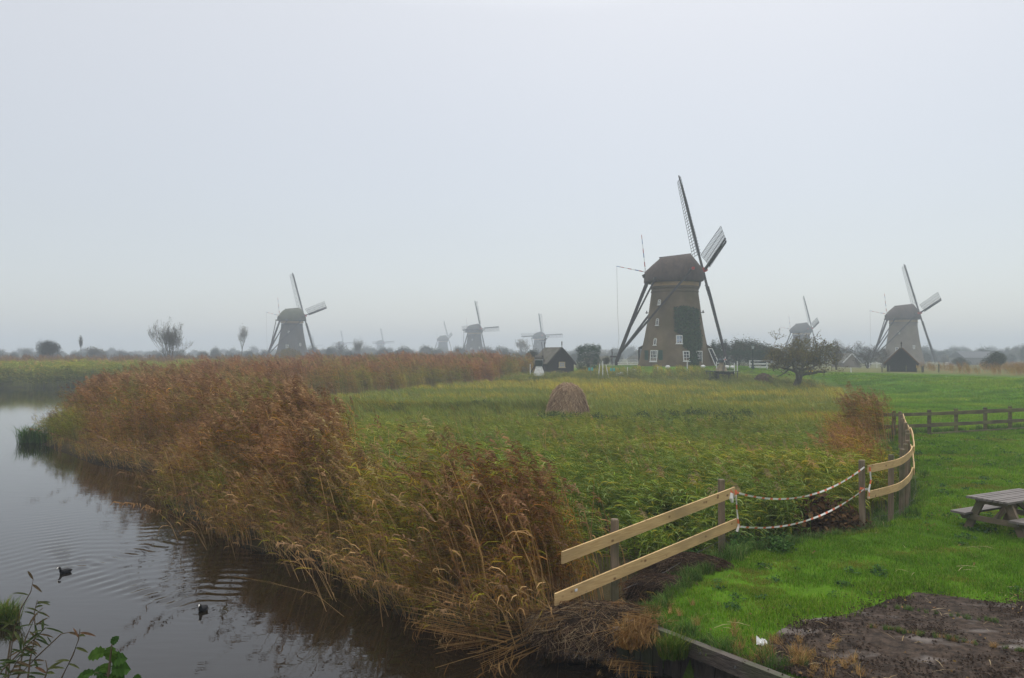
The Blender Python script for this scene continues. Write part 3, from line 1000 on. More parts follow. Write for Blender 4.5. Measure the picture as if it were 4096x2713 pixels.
# weather vane on the rear finial
wv = empty('weather_vane', (sx_ - math.sin(D2R(26)) * 4.9, sy_ + math.cos(D2R(26)) * 4.9, .85 + 4.7), 0, 'little windmill-shaped vane on the rear finial of the boarded shed', 'weather vane')
mb = MB(); mb.bar((0, 0, 0), (0, 0, .35), .05); mb.build('pole', m_tar, wv)
mb = MB(); mb.bar((-.85, 0, .3), (.1, 0, .3), .06); mb.build('arm', m_tar, wv)
mb = MB()
for k in range(4):
    a = k * math.pi / 2 + .2; mb.bar((.1, 0, .45), (.1 + .25 * math.cos(a), .2 * math.cos(a), .45 + .65 * math.sin(a)), .06)
mb.build('blade', m_lattice, wv)
# black thatched shed in front of the right-hand mill
x_, y_ = (3605 - CX) / F * 112, 112
gs = gable_shed((x_, y_, hz(x_, y_) + .05), D2R(-26), 3.75, 4.5, 1.25, 3.25, 'black boarded shed with brown thatched gable and single finial', m_thatch_or, over=.42, finial=1, thick=.2)
# pale barn and white gable far behind
bx, by = (3905 - CX) / F * 250, 250
root = empty('barn', (bx, by, .4), D2R(4), 'long grey barn with low ridge, hazy behind two round bushes', 'barn')
mb = MB(); mb.box((0, 0, 1.0), (13, 8, 2.4)); mb.build('wall', mat('grey_barn_wall', (.16, .16, .16), (.12, .12, .12)), root)
mb = MB(); mb.rings([[(x, -4.3, 2.1), (x, 0, 4.1), (x, 4.3, 2.1)] for x in (-6.8, 6.8)]); mb.build('roof', mat('slate_barn_roof', (.08, .085, .095), (.06, .065, .07)), root)
bx, by = (3407 - CX) / F * 185, 185
root = empty('cottage', (bx, by, .2), D2R(10), 'small house with white-edged gable behind the apple tree', 'house')
mb = MB(); mb.rings([[(-2, y, 0), (2, y, 0), (2, y, 1.7), (0, y, 3.6), (-2, y, 1.7)] for y in (0, 5)]); mb.build('wall', m_brick2, root)
mb = MB()
for q in (-1, 1): mb.bar((0, -.12, 3.65), (q * 2.4, -.12, 1.4), .1, .2)
mb.build('bargeboard', m_white, root)
mb = MB()
for q in (-1, 1): mb.quad((0, -.1, 3.75), (0, 5.2, 3.75), (q * 2.4, 5.2, 1.5), (q * 2.4, -.1, 1.5))
mb.build('roof', m_tile, root)

# miniature post mill beside the shed
x_, y_ = (2156 - CX) / F * 108, 108
root = empty('miniature_mill', (x_, y_, .72), D2R(-6), 'miniature post mill, white cone base and dark green body, beside the boarded shed', 'model windmill')
S = 1.0
mb = MB(); mb.rings([[(-.82, -.7, 0), (.82, -.7, 0), (.82, .7, 0), (-.82, .7, 0)], [(-.38, -.4, 1.35), (.38, -.4, 1.35), (.38, .4, 1.35), (-.38, .4, 1.35)]]); mb.build('base', m_white, root)
mb = MB(); mb.box((0, 0, 1.78), (1.02, .95, .85)); mb.build('body', m_dgreen, root)
mb = MB(); mb.box((0, -.01, 2.22), (1.1, 1.05, .07)); mb.build('eaves', m_white, root)
mb = MB(); mb.rings([[(x, -.58, 2.26), (x, -.5, 2.6), (x, -.25, 2.82), (x, .25, 2.82), (x, .5, 2.6), (x, .58, 2.26)] for x in (-.54, .54)]); mb.build('roof', m_thatchw, root)
mb = MB(); mb.bar((-.5, 0, 1.5), (-1.35, 0, .15), .12); mb.build('ladder', m_tar, root)
for k, a in enumerate((7, 97, 187, 277)):
    d = Vector((0, math.sin(D2R(a)), math.cos(D2R(a))))
    tilt = Vector((-.12, 0, 0)) * d.z
    mb = MB(); c = Vector((.62, 0, 2.35)); mb.bar(c, c + (d + tilt) * 2.35, .06)
    s = mb.build('sail', m_tar if k == 0 else m_lattice, root)
    mb = MB(); sv = Vector((0, math.cos(D2R(a)), -math.sin(D2R(a))))
    for j in range(9):
        p = c + (d + tilt) * (.5 + .2 * j); mb.bar(p, p + sv * .28 - Vector((.05, 0, 0)), .025)
    mb.build('lattice', m_lattice, s, kind='stuff')

# thatched miniature mill on a dark platform
x_, y_ = (2888 - CX) / F * 103, 103
zt = CH - (1484 - HZ) / F * 103
root = empty('platform', (x_, y_, 0), 0, 'dark timber platform on short legs under the thatched miniature mill', 'platform')
mb = MB()
for k in range(14): mb.box((-1.86 + .285 * k, 0, zt - .04), (.265, 2.0, .07))
mb.build('deck', m_dgreen, root)
for px_ in (-1.8, -.7, .6, 1.8):
    for q in (-.85, .85):
        mb = MB(); mb.bar((px_, q, hz(x_ + px_, y_) - .25), (px_, q, zt - .08), .09); mb.build('leg', m_tar, root)
mb = MB(); mb.box((.45, .1, (zt + hz(x_, y_)) / 2 - .1), (2.1, 1.2, zt - hz(x_, y_) - .1)); mb.build('bed', m_dgreen, root)
root = empty('miniature_mill', (x_ - .05, y_, zt), D2R(-60), 'miniature thatched mill with white and red sails on the dark timber platform', 'model windmill')
mb = MB(); mb.lathe([(.78, 0), (.66, .2), (.5, .6), (.3, 1.05), (.26, 1.1)], n=8); mb.build('tower', mat('straw_thatch', (.26, .22, .14), (.16, .13, .09), scale=6, stretch=(1, 1, .2)), root)
mb = MB(); mb.rings([[(x, -w_, 1.1), (x, -w_, 1.45), (x, 0, 1.7), (x, w_, 1.45), (x, w_, 1.1)] for x, w_ in ((-.42, .3), (0, .38), (.42, .3))]); mb.build('cap', mat('slate_blue_cap', (.05, .07, .08), (.035, .05, .055)), root)
for k in range(4):
    a = D2R(-14 + 90 * k); d = Vector((-.1 * math.cos(a), -math.sin(a), math.cos(a))); c = Vector((.6, 0, 1.5))
    mb = MB(); mb.bar(c + d * .35, c + d * 2.05, .07); s = mb.build('sail', m_tar if k == 0 else m_lattice, root)
    mb = MB(); mb.bar(c, c + d * .36, .08); mb.build('sail_root', m_white, s)
    mb = MB(); ld = Vector((0, math.cos(a), math.sin(a)))
    for j in range(8): p = c + d * (.55 + .19 * j); mb.bar(p, p + ld * .3 + Vector((-.06, 0, 0)), .025)
    mb.build('lattice', m_lattice, s, kind='stuff')
mb = MB(); mb.bar((.2, 0, 1.42), (.68, 0, 1.52), .14); mb.build('hub', m_red, root)

# white stakes on the mill lawn
stakes = [(2121, 1457, 1491, 0), (2393, 1456, 1486, -.08), (2411, 1444, 1475, 0), (2438, 1458, 1484, .22), (2510, 1468, 1491, 0), (2631, 1467, 1489, 0), (2749, 1449, 1482, 0), (2867, 1447, 1473, .03), (2938, 1452, 1469, 0), (2949, 1445, 1475, 0), (3405, 1472, 1492, .12)]
desc = ['slim white stake at the foot of the miniature post mill', 'slim white stake leaning a little beside the square conifer', 'slim upright white stake just past the square conifer', 'white stake leaning strongly by a teal box pair', 'short white stake with dark cap on the mill lawn',
        'short white stake below the shuttered window of the big mill', 'tall white stake in front of the big mill', 'white stake behind the thatched miniature mill', 'shortest white stake by the hedge', 'white stake standing before the dark hedge', 'white stake leaning beside the dyke path']
for (px, y0, y1, ln), ds in zip(stakes, desc):
    D = 106 if px < 3000 else 108
    x_ = (px - CX) / F * D; zb = CH - (y1 - HZ) / F * D; zt_ = CH - (y0 - HZ) / F * D
    zb = min(zb, hz(x_, D)); mb = MB()
    mb.bar((0, 0, -.1), (-ln * (zt_ - zb), 0, zt_ - zb), .11, .11)
    o = mb.build('stake', m_white, loc=(x_, D, zb)); tag(o, ds, 'stake', 'white stakes on the mill lawn')
stones = [(2539, 1468), (2671, 1468), (2812, 1468), (2908, 1465), (2930, 1466), (2472, 1463), (2487, 1462)]
sdesc = ['rounded white stone at the tail-pole side of the big mill', 'rounded white stone below the shuttered window of the big mill', 'rounded white stone by the green door of the big mill', 'rounded white stone partly behind the thatched miniature mill', 'rounded white stone nearest the white gate', 'white-painted stone under the tail pole winch', 'white-painted stone at the foot of the tail pole']
for (px, py), ds in zip(stones, sdesc):
    D = 108; x_ = (px - CX) / F * D; mb = MB()
    mb.lathe([(.10, -.1), (.30, 0), (.34, .15), (.28, .3), (.12, .36)], n=10)
    o = mb.build('white_stone', m_white, loc=(x_, D, hz(x_, D))); tag(o, ds, 'stone', 'white stones round the mill lawn')
# clothes poles with teal boxes
m_teal = mat('teal_plastic', (.06, .34, .31), (.05, .27, .26), rough=.5)
for px, y0, y1, hb, ds in ((2363, 1451, 1494, 1477, 'T-shaped clothes pole with two teal boxes before the square conifer'), (2450, 1458, 1500, 1479, 'thin clothes pole with two teal boxes on the mill lawn')):
    D = 107; x_ = (px - CX) / F * D; zb = hz(x_, D); zt_ = CH - (y0 - HZ) / F * D
    root = empty('clothes_pole', (x_, D, zb), 0, ds, 'clothes pole', 'clothes poles by the mill')
    mb = MB(); mb.bar((0, 0, -.2), (0, 0, zt_ - zb), .06); mb.build('pole', m_steel, root)
    mb = MB(); mb.bar((-.33, 0, zt_ - zb), (.33, 0, zt_ - zb), .06); mb.build('crossbar', m_steel, root)
    zz = CH - (hb - HZ) / F * D - zb
    for q in (-.2, .2):
        mb = MB(); mb.rings([[(q - .13, -.1, zz - .2), (q + .13, -.1, zz - .2), (q + .13, .1, zz - .2), (q - .13, .1, zz - .2)], [(q - .12, -.09, zz + .16), (q + .12, -.09, zz + .16), (q + .12, .09, zz + .16), (q - .12, .09, zz + .16)], [(q - .07, -.05, zz + .22), (q + .07, -.05, zz + .22), (q + .07, .05, zz + .22), (q - .07, .05, zz + .22)]])
        mb.build('teal_box', m_teal, root)


def rail_gate(name, px0, px1, y0, y1, D, label, nrail=3, cat='gate', rz=0):
    x0 = (px0 - CX) / F * D; W = (px1 - px0) / F * D; H = (y1 - y0) / F * D; zb = CH - (y1 - HZ) / F * D
    root = empty(name, (x0, D, zb), rz, label, cat)
    n = max(2, int(W / 1.6) + 1)
    for k in range(n):
        mb = MB(); x = .15 + (W - .3) * k / (n - 1); mb.bar((x, 0, -.6), (x, 0, H), .13); mb.build('post', m_white, root)
    for k in range(nrail):
        mb = MB(); z = H * (.98 - .36 * k); mb.bar((0, -.09, z), (W * (1.05 if k == 0 else 1), -.09, z), .05, .17 if k else .1); mb.build('rail', m_white, root)
    return root


rail_gate('gate', 2995, 3072, 1443, 1477, 109, 'white slatted gate in front of the dark hedge beside the lamp post')
rail_gate('rail_fence', 2462, 2556, 1440, 1464, 140, 'white rail fence behind the tail pole of the big mill', cat='fence')
rail_gate('gate', 3781, 3796, 1450, 1462, 150, 'tiny white gate between the far mill and a round bush', nrail=3)
rail_gate('rail_fence', 3475, 3540, 1450, 1464, 170, 'white rail fence among trees under the tail of the pale brick mill', cat='fence', nrail=2)
# lamp post
D = 108; x_ = (3011 - CX) / F * D; zb = hz(x_, D)
root = empty('lamp_post', (x_, D, zb), 0, 'old-fashioned dark green lamp post with lantern by the white gate', 'street lamp')
mb = MB(); mb.lathe([(.26, 0), (.24, .35), (.14, .5), (.12, 1.2), (.06, 1.3), (.055, 2.75), (.09, 2.8)], n=10); mb.build('post', m_dgreen, root)
mb = MB(); mb.rings([[(-a, -a, z), (a, -a, z), (a, a, z), (-a, a, z)] for a, z in ((.10, 2.82), (.18, 3.25))]); mb.build('lantern_glass', glass_mat('lantern_glass', (.35, .38, .4)), root)
mb = MB(); mb.rings([[(-a, -a, z), (a, -a, z), (a, a, z), (-a, a, z)] for a, z in ((.23, 3.25), (.2, 3.32), (.07, 3.48), (.03, 3.62))]); mb.build('lantern_cap', m_dgreen, root)
# yellow box
x_, y_ = G(3243, 1514, .55); mb = MB(); mb.box((0, 0, .22), (.48, .34, .36)); mb.box((0, 0, .42), (.5, .36, .05)); o = mb.build('yellow_box', mat('yellow_plastic', (.75, .50, .03), (.6, .42, .03), rough=.5), loc=(x_, y_, hz(x_, y_)))
tag(o, 'small bright yellow box lying on the green dyke slope', 'box')
# boats / covers showing above the reeds
for px, py, D, ds, c in ((60, 1452, 125, 'white and dark blue boat cover peeping over far green reeds', (.03, .05, .09)), (2049, 1436, 140, 'curved white boat cover showing beyond the brown reeds by the bushes', (.6, .6, .58))):
    x_ = (px - CX) / F * D; z_ = CH - (py + 6 - HZ) / F * D
    root = empty('boat', (x_, D, z_ - .9), 0, ds, 'boat'); mb = MB()
    mb.rings([[(x, -w_, .7), (x, w_, .7), (x, w_ * .6, 0), (x, -w_ * .6, 0)] for x, w_ in ((-.9, .5), (0, .7), (.7, .55), (1.1, .1))]); mb.build('hull', mat('boat_hull', c, c), root)
    mb = MB(); mb.rings([[(x, -w_, .72), (x, w_, .72), (x, w_ * .6, .72 + h_), (x, -w_ * .6, .72 + h_)] for x, w_, h_ in ((-.8, .5, .22), (0, .65, .30), (.6, .5, .22), (.9, .3, .04))]); mb.build('cover', m_white, root)

# stakes and wire near the black shed
i = 0
for px, y0, y1 in ((3558, 1462, 1490), (3625, 1462, 1490), (3666, 1472, 1490), (3688, 1466, 1490), (3693, 1464, 1491), (3755, 1458, 1492), (3528, 1468, 1490)):
    D = 108; x_ = (px - CX) / F * D; zb = hz(x_, D); H = (y1 - y0) / F * D
    mb = MB(); mb.bar((0, 0, -.3), (0, 0, H), .12); o = mb.build('field_post', mat('mossy_post', (.10, .10, .06), (.07, .065, .04)) if i == 0 else bpy.data.materials['mossy_post'], loc=(x_, D, zb))
    tag(o, ('mossy field post at one corner of the black thatched shed', 'mossy field post before the doors of the black thatched shed', 'short field post just past the black thatched shed', 'first of two close field posts in the grass by the far mill', 'second of two close field posts in the grass by the far mill', 'dark field post nearest the round bushes', 'thin field post under the bare trees')[i], 'post', 'posts round the black shed'); i += 1

# ------------------------------------------------------------------ fences
def wood(name, c1, c2, dark, rough=.75):
    """boards: long grain, knots"""
    m = bpy.data.materials.new(name); m.use_nodes = True
    t = m.node_tree; b = t.nodes['Principled BSDF']; b.inputs['Roughness'].default_value = rough; b.inputs['Specular IOR Level'].default_value = .25
    tc = t.nodes.new('ShaderNodeTexCoord'); mp = t.nodes.new('ShaderNodeMapping'); mp.inputs['Scale'].default_value = (1.2, 1.2, 22)
    t.links.new(tc.outputs['Object'], mp.inputs[0])
    n = t.nodes.new('ShaderNodeTexNoise'); n.inputs['Scale'].default_value = 3; n.inputs['Detail'].default_value = 6
    t.links.new(mp.outputs[0], n.inputs['Vector'])
    r = t.nodes.new('ShaderNodeValToRGB'); r.color_ramp.elements[0].position = .3; r.color_ramp.elements[1].position = .7
    r.color_ramp.elements[0].color = (*c1, 1); r.color_ramp.elements[1].color = (*c2, 1)
    t.links.new(n.outputs[0], r.inputs[0])
    v = t.nodes.new('ShaderNodeTexVoronoi'); v.inputs['Scale'].default_value = 4.2; v.inputs['Randomness'].default_value = 1
    mp2 = t.nodes.new('ShaderNodeMapping'); mp2.inputs['Scale'].default_value = (1, 1, 1.6); t.links.new(tc.outputs['Object'], mp2.inputs[0]); t.links.new(mp2.outputs[0], v.inputs['Vector'])
    r2 = t.nodes.new('ShaderNodeValToRGB'); r2.color_ramp.elements[0].position = .07; r2.color_ramp.elements[1].position = .20
    r2.color_ramp.elements[0].color = (1, 1, 1, 1); r2.color_ramp.elements[1].color = (0, 0, 0, 1)
    t.links.new(v.outputs['Distance'], r2.inputs[0])
    mx = t.nodes.new('ShaderNodeMix'); mx.data_type = 'RGBA'
    t.links.new(r2.outputs[0], mx.inputs['Factor']); t.links.new(r.outputs[0], mx.inputs['A']); mx.inputs['B'].default_value = (*dark, 1)
    n5 = t.nodes.new('ShaderNodeTexNoise'); n5.inputs['Scale'].default_value = 1.1; n5.inputs['Detail'].default_value = 6
    mp5 = t.nodes.new('ShaderNodeMapping'); mp5.inputs['Scale'].default_value = (1, 1, 3); t.links.new(tc.outputs['Object'], mp5.inputs[0]); t.links.new(mp5.outputs[0], n5.inputs['Vector'])
    r5 = t.nodes.new('ShaderNodeValToRGB'); r5.color_ramp.elements[0].position = .45; r5.color_ramp.elements[1].position = .75; r5.color_ramp.elements[0].color = (0, 0, 0, 1); r5.color_ramp.elements[1].color = (.75, .75, .75, 1)
    t.links.new(n5.outputs[0], r5.inputs[0])
    mx5 = t.nodes.new('ShaderNodeMix'); mx5.data_type = 'RGBA'; t.links.new(r5.outputs[0], mx5.inputs['Factor']); t.links.new(mx.outputs['Result'], mx5.inputs['A']); mx5.inputs['B'].default_value = (.24, .17, .085, 1)
    t.links.new(mx5.outputs['Result'], b.inputs['Base Color'])
    bp = t.nodes.new('ShaderNodeBump'); bp.inputs['Strength'].default_value = .25; bp.inputs['Distance'].default_value = .01
    t.links.new(n.outputs[0], bp.inputs['Height']); t.links.new(bp.outputs[0], b.inputs['Normal'])
    return m


m_newwood = wood('fresh_sawn_board', (.40, .26, .11), (.54, .38, .185), (.15, .075, .03))
m_post = mat('grey_brown_post', (.21, .16, .11), (.13, .10, .065), scale=3, rough=.9, stretch=(6, 6, .6), c3=(.085, .085, .045), s3=2, bump=.3)
m_oldrail = mat('algae_green_rail', (.15, .15, .06), (.10, .085, .05), scale=2.5, rough=.9, stretch=(.6, .6, 5), c3=(.075, .06, .045), s3=1.5, bump=.3)


def sweep_board(pts, zt, zb, th, name, m, parent):
    mb = MB(); rows = []
    for i, p in enumerate(pts):
        a = pts[max(i - 1, 0)]; c = pts[min(i + 1, len(pts) - 1)]
        d = Vector((c[0] - a[0], c[1] - a[1], 0)).normalized(); s = Vector((d.y, -d.x, 0))
        q = Vector((p[0], p[1], 0))
        z1 = zt[i] if hasattr(zt, '__len__') else zt; z0 = zb[i] if hasattr(zb, '__len__') else zb
        rows.append([q + Vector((0, 0, z0)), q + s * th + Vector((0, 0, z0)), q + s * th + Vector((0, 0, z1)), q + Vector((0, 0, z1))])
    mb.rings(rows)
    return mb.build(name, m, parent)


def round_post(parent, x, y, zt, zb, r=.065, m=None, name='post'):
    mb = MB(); lean = (rnd.uniform(-.02, .02), rnd.uniform(-.02, .02))
    mb.tube([(x, y, zb), (x + lean[0], y + lean[1], zt - .02), (x + lean[0], y + lean[1], zt)], [r, r * .98, r * .86], n=10)
    return mb.build(name, m or m_post, parent)


fl = empty('board_fence', (0, 0, 0), 0, 'fresh pale two-board fence running out over the reeds to the water', 'fence')
a0, a1 = (.73, 11.6), (4.18, 14.72)
round_post(fl, 1.66, 12.62, 1.13, -.75, .068); round_post(fl, 3.99, 14.85, 1.41, -.3, .066)
sweep_board([(a0[0] + (a1[0] - a0[0]) * k / 6, a0[1] + (a1[1] - a0[1]) * k / 6) for k in range(7)], [.86 + .43 * k / 6 for k in range(7)], [.68 + .43 * k / 6 for k in range(7)], .032, 'board', m_newwood, fl)
b0, b1 = (.62, 11.5), (4.22, 14.75)
sweep_board([(b0[0] + (b1[0] - b0[0]) * k / 6, b0[1] + (b1[1] - b0[1]) * k / 6) for k in range(7)], [.27 + .42 * k / 6 for k in range(7)], [.09 + .42 * k / 6 for k in range(7)], .032, 'board', m_newwood, fl)
mb = MB(); dd = Vector((b1[0] - b0[0], b1[1] - b0[1], .42)).normalized(); mb.box(Vector((b0[0], b0[1], .2)) + dd * .42 + Vector((.05, -.05, .01)) * .68, (.05, .012, .035), Matrix.Rotation(math.atan2(dd.y, dd.x), 3, 'Z')); mb.build('metal_tag', m_white, fl)

fr_ = empty('board_fence', (0, 0, 0), 0, 'fresh two-board fence bending in a curve along the lawn edge', 'fence')
zt_list = []
for i, (x, y) in enumerate(FENCE[2:]):
    round_post(fr_, x, y, 1.43 + rnd.uniform(-.04, .05), -.4, .07 if i == 0 else .065)


def smooth_line(pts, n):
    pts = [Vector((p[0], p[1], 0)) for p in pts]; out_ = []
    for i in range(len(pts) - 1):
        p0 = pts[max(i - 1, 0)]; p1 = pts[i]; p2 = pts[i + 1]; p3 = pts[min(i + 2, len(pts) - 1)]
        for k in range(n):
            t_ = k / n
            out_.append(0.5 * ((2 * p1) + (p2 - p0) * t_ + (2 * p0 - 5 * p1 + 4 * p2 - p3) * t_ ** 2 + (3 * p1 - p0 - 3 * p2 + p3) * t_ ** 3))
    out_.append(pts[-1]); return [(p.x, p.y) for p in out_]


rail_line = smooth_line([(x + .085, y - .05) for x, y in [(7.80, 17.38)] + FENCE[3:]], 4)
n_ = len(rail_line)
for zt, h_ in ((1.32, .165), (.745, .17)):
    cuts = [0, 15, 28, n_ - 1]
    for j, (a, b_) in enumerate(zip(cuts, cuts[1:])):
        seg = rail_line[a:b_ + 1]
        if j: seg = [(x + .035 * (j % 2), y - .02 * (j % 2)) for x, y in rail_line[max(a - 1, 0):b_ + 1]]
        sweep_board(seg, zt + (.01 if j % 2 else 0), zt - h_, .026, 'board', m_newwood, fr_)
# wire low along the posts
mb = MB(); mb.tube([(x + .08, y - .06, .14 + .03 * math.sin(i * 1.7)) for i, (x, y) in enumerate(rail_line)], .003, n=3); mb.build('wire', m_tar, fr_)
mb = MB(); mb.tube([(1.8, 12.6, .0), (2.6, 13.3, .08), (3.4, 14.2, .2), (4.05, 14.8, .3)], .005, n=3); mb.build('wire', m_tar, fl)

# old mossy rail fence across the back of the lawn
ro = empty('rail_fence', (0, 0, 0), 0, 'old mossy two-rail timber fence across the far end of the lawn', 'fence')
P0 = (17.4, 36.0); P1_ = (31.0, 41.2)
dirv = Vector((P1_[0] - P0[0], P1_[1] - P0[1], 0)).normalized()
tp = [G(px, py, 1.17) for px, py in ((3575, 1660), (3717, 1641), (3824, 1637), (3941, 1632), (4040, 1627), (4140, 1623), (4250, 1619), (4360, 1615))]
tp = [((px - CX) / F * y, y) for (px, y) in ((3575, 35.9), (3717, 36.5), (3824, 37.2), (3941, 38.0), (4040, 38.8), (4140, 39.6), (4250, 40.4), (4360, 41.2))]
for i, (x, y) in enumerate(tp):
    mb = MB(); mb.bar((x, y, -.3), (x, y, 1.18), .13, .13); mb.build('post', m_oldrail, ro)
ext = [(tp[0][0] - 1.0, tp[0][1] - .3)] + tp
for zt, h_ in ((1.08, .17), (.55, .17), (.12, .16)):
    for j in range(0, len(ext) - 1, 2):
        a, b_ = ext[j], ext[min(j + 2, len(ext) - 1)]
        if zt < .2 and j == 0: continue
        sweep_board([(a[0], a[1] - .08), (b_[0], b_[1] - .08)], [zt + rnd.uniform(-.02, .02), zt + rnd.uniform(-.02, .02)], [zt - h_ + rnd.uniform(-.02, .02), zt - h_ + rnd.uniform(-.02, .02)], .05, 'rail', m_oldrail, ro)

# ------------------------------------------------------------------ barrier tape
m_tape_w = mat('white_tape', (.80, .79, .76), (.68, .67, .64), rough=.4)
m_tape_r = mat('red_tape', (.78, .20, .10), (.68, .16, .08), rough=.4)


def tape(pts3, w_, name, parent=None, twist=2.0):
    mb = MB(); d = 0; mi = []
    pts3 = [Vector(p) for p in pts3]
    L = [0]
    for a, b_ in zip(pts3, pts3[1:]): L.append(L[-1] + (b_ - a).length)
    n = max(4, int(L[-1] / .03)); rows = []

    def at(s):
        for i in range(len(L) - 1):
            if s <= L[i + 1] + 1e-9:
                return pts3[i].lerp(pts3[i + 1], (s - L[i]) / max(1e-9, L[i + 1] - L[i]))
        return pts3[-1]
    for k in range(n + 1):
        s = L[-1] * k / n; p = at(s); q = (at(min(L[-1], s + .02)) - at(max(0, s - .02))).normalized()
        u = Vector((0, 0, 1)) if abs(q.z) < .8 else Vector((.7, -.7, 0))
        u = (u - q * u.dot(q)).normalized(); v2 = q.cross(u)
        a = .1 + math.sin(s * twist) * .3 + .2 * math.sin(s * 3.7)
        dv = u * math.cos(a) + v2 * math.sin(a)
        rows.append((p - dv * w_ / 2, p + dv * w_ / 2))
    for k, (a, b_) in enumerate(zip(rows, rows[1:])):
        th = Vector((.002, -.002, 0))
        mb.quad(a[0], b_[0], b_[1], a[1]); mi.append(1 if (k % 9) < 3 else 0)
    o = mb.build(name, [m_tape_w, m_tape_r], parent)
    o.data.polygons.foreach_set('material_index', mi)
    return o


def sag(p, q, s, n=24):
    p = Vector(p); q = Vector(q)
    return [p.lerp(q, k / n) - Vector((0, 0, s * 4 * (k / n) * (1 - k / n))) for k in range(n + 1)]


tb = empty('barrier_tape', (4.1, 14.7, 0), 0, 'red and white barrier tape strung across the gap between the two fresh fences', 'barrier tape')
off_ = Vector((4.1, 14.7, 0))


def T(pts): return [Vector(p) - off_ for p in pts]


tape(T(sag((4.22, 14.70, 1.19), (7.86, 17.42, 1.27), .36)), .038, 'upper_strand', tb, 1.3)
tape(T(sag((4.24, 14.70, .55), (7.84, 17.40, .78), .30)), .038, 'lower_strand', tb, 1.6)
tape(T([(4.2, 14.66, 1.24), (4.22, 14.66, .9), (4.26, 14.68, .56), (4.22, 14.66, .46)]), .05, 'tie', tb, 5)
tape(T([(4.05, 14.60, 1.25), (4.12, 14.58, 1.17), (4.18, 14.6, 1.08)]), .07, 'tie', tb, 9)
tape(T([(7.93, 17.32, 1.28), (7.96, 17.32, 1.0), (7.92, 17.32, .8), (7.9, 17.32, .6)]), .05, 'tie', tb, 6)
tape(T([(7.76, 17.42, .80), (7.84, 17.40, .78), (7.95, 17.36, .79)]), .06, 'tie', tb, 8)
mb = MB(); mb.tube(T([(4.10, 14.6, 1.2), (4.09, 14.59, 1.1), (4.12, 14.59, 1.02)]), [.03, .05, .02], n=6); mb.build('knot', m_tape_w, tb)

# ------------------------------------------------------------------ picnic table
m_tabletop = mat('weathered_grey_table_wood', (.165, .145, .135), (.105, .092, .085), scale=4, rough=.7, stretch=(.5, 5, 5), spec=.4, bump=.3, contrast=(.3, .7))
m_tableleg = mat('brown_table_leg_wood', (.18, .135, .095), (.12, .095, .065), scale=3, rough=.8, stretch=(1, 1, 1), bump=.2, c3=(.10, .10, .06), s3=3)
U = Vector((.88, .475, 0)).normalized(); V = Vector((U.y, -U.x, 0))
base = Vector((9.76, 16.75, 0)) + V * .42
pt = empty('picnic_table', base, math.atan2(U.y, U.x), 'weathered wooden picnic table with attached benches standing on the lawn', 'picnic table')
# local frame: x along the table, -y towards the camera
HT, HB, LT = .744, .385, 2.0
for k in range(8):
    mb = MB(); y = .40 - .1125 * k * 1.0
    mb.box((LT / 2, y, HT - .022 + rnd.uniform(-.003, .003)), (LT + rnd.uniform(-.015, .015), .088, .045)); mb.build('plank', m_tabletop, pt)
for sg in (1, -1):
    for k in range(3):
        mb = MB(); mb.box((LT / 2 - .02, sg * (.50 + .115 * k), HB - .022), (LT + rnd.uniform(-.02, .02), .105, .045)); mb.build('bench_plank', m_tabletop, pt)
for xe in (.28, LT - .28):
    for sg in (1, -1):
        mb = MB(); mb.bar((xe, sg * .60, -.05), (xe, sg * .26, HT - .05), .07, .15, up=(0, 1, 0.5)); mb.build('leg', m_tableleg, pt)
    mb = MB(); mb.rings([[(xe - .07 + q, -.74, HB - .06), (xe - .07 + q, .74, HB - .06), (xe - .07 + q, .66, HB - .17), (xe - .07 + q, -.66, HB - .17)] for q in (0, .045)]); mb.build('cross_beam', m_tableleg, pt)
    mb = MB(); mb.rings([[(xe - .07 + q, -.41, HT - .05), (xe - .07 + q, .41, HT - .05), (xe - .07 + q, .33, HT - .15), (xe - .07 + q, -.33, HT - .15)] for q in (0, .045)]); mb.build('top_cleat', m_tableleg, pt)
    for sg in (1, -1):
        for (yy, z) in ((.50, HB - .10), (.52, HB - .13), (.30, HT - .1)):
            mb = MB(); mb.tube([(xe - .078, sg * yy, z), (xe - .068, sg * yy, z)], .012, n=6); mb.build('bolt', m_steel, pt)
mb = MB(); mb.bar((.3, 0, HB - .1), (LT / 2, 0, HT - .08), .06, .1); mb.build('brace', m_tableleg, pt)
mb = MB(); mb.bar((LT - .3, 0, HB - .1), (LT / 2, 0, HT - .1), .06, .1); mb.build('brace', m_tableleg, pt)

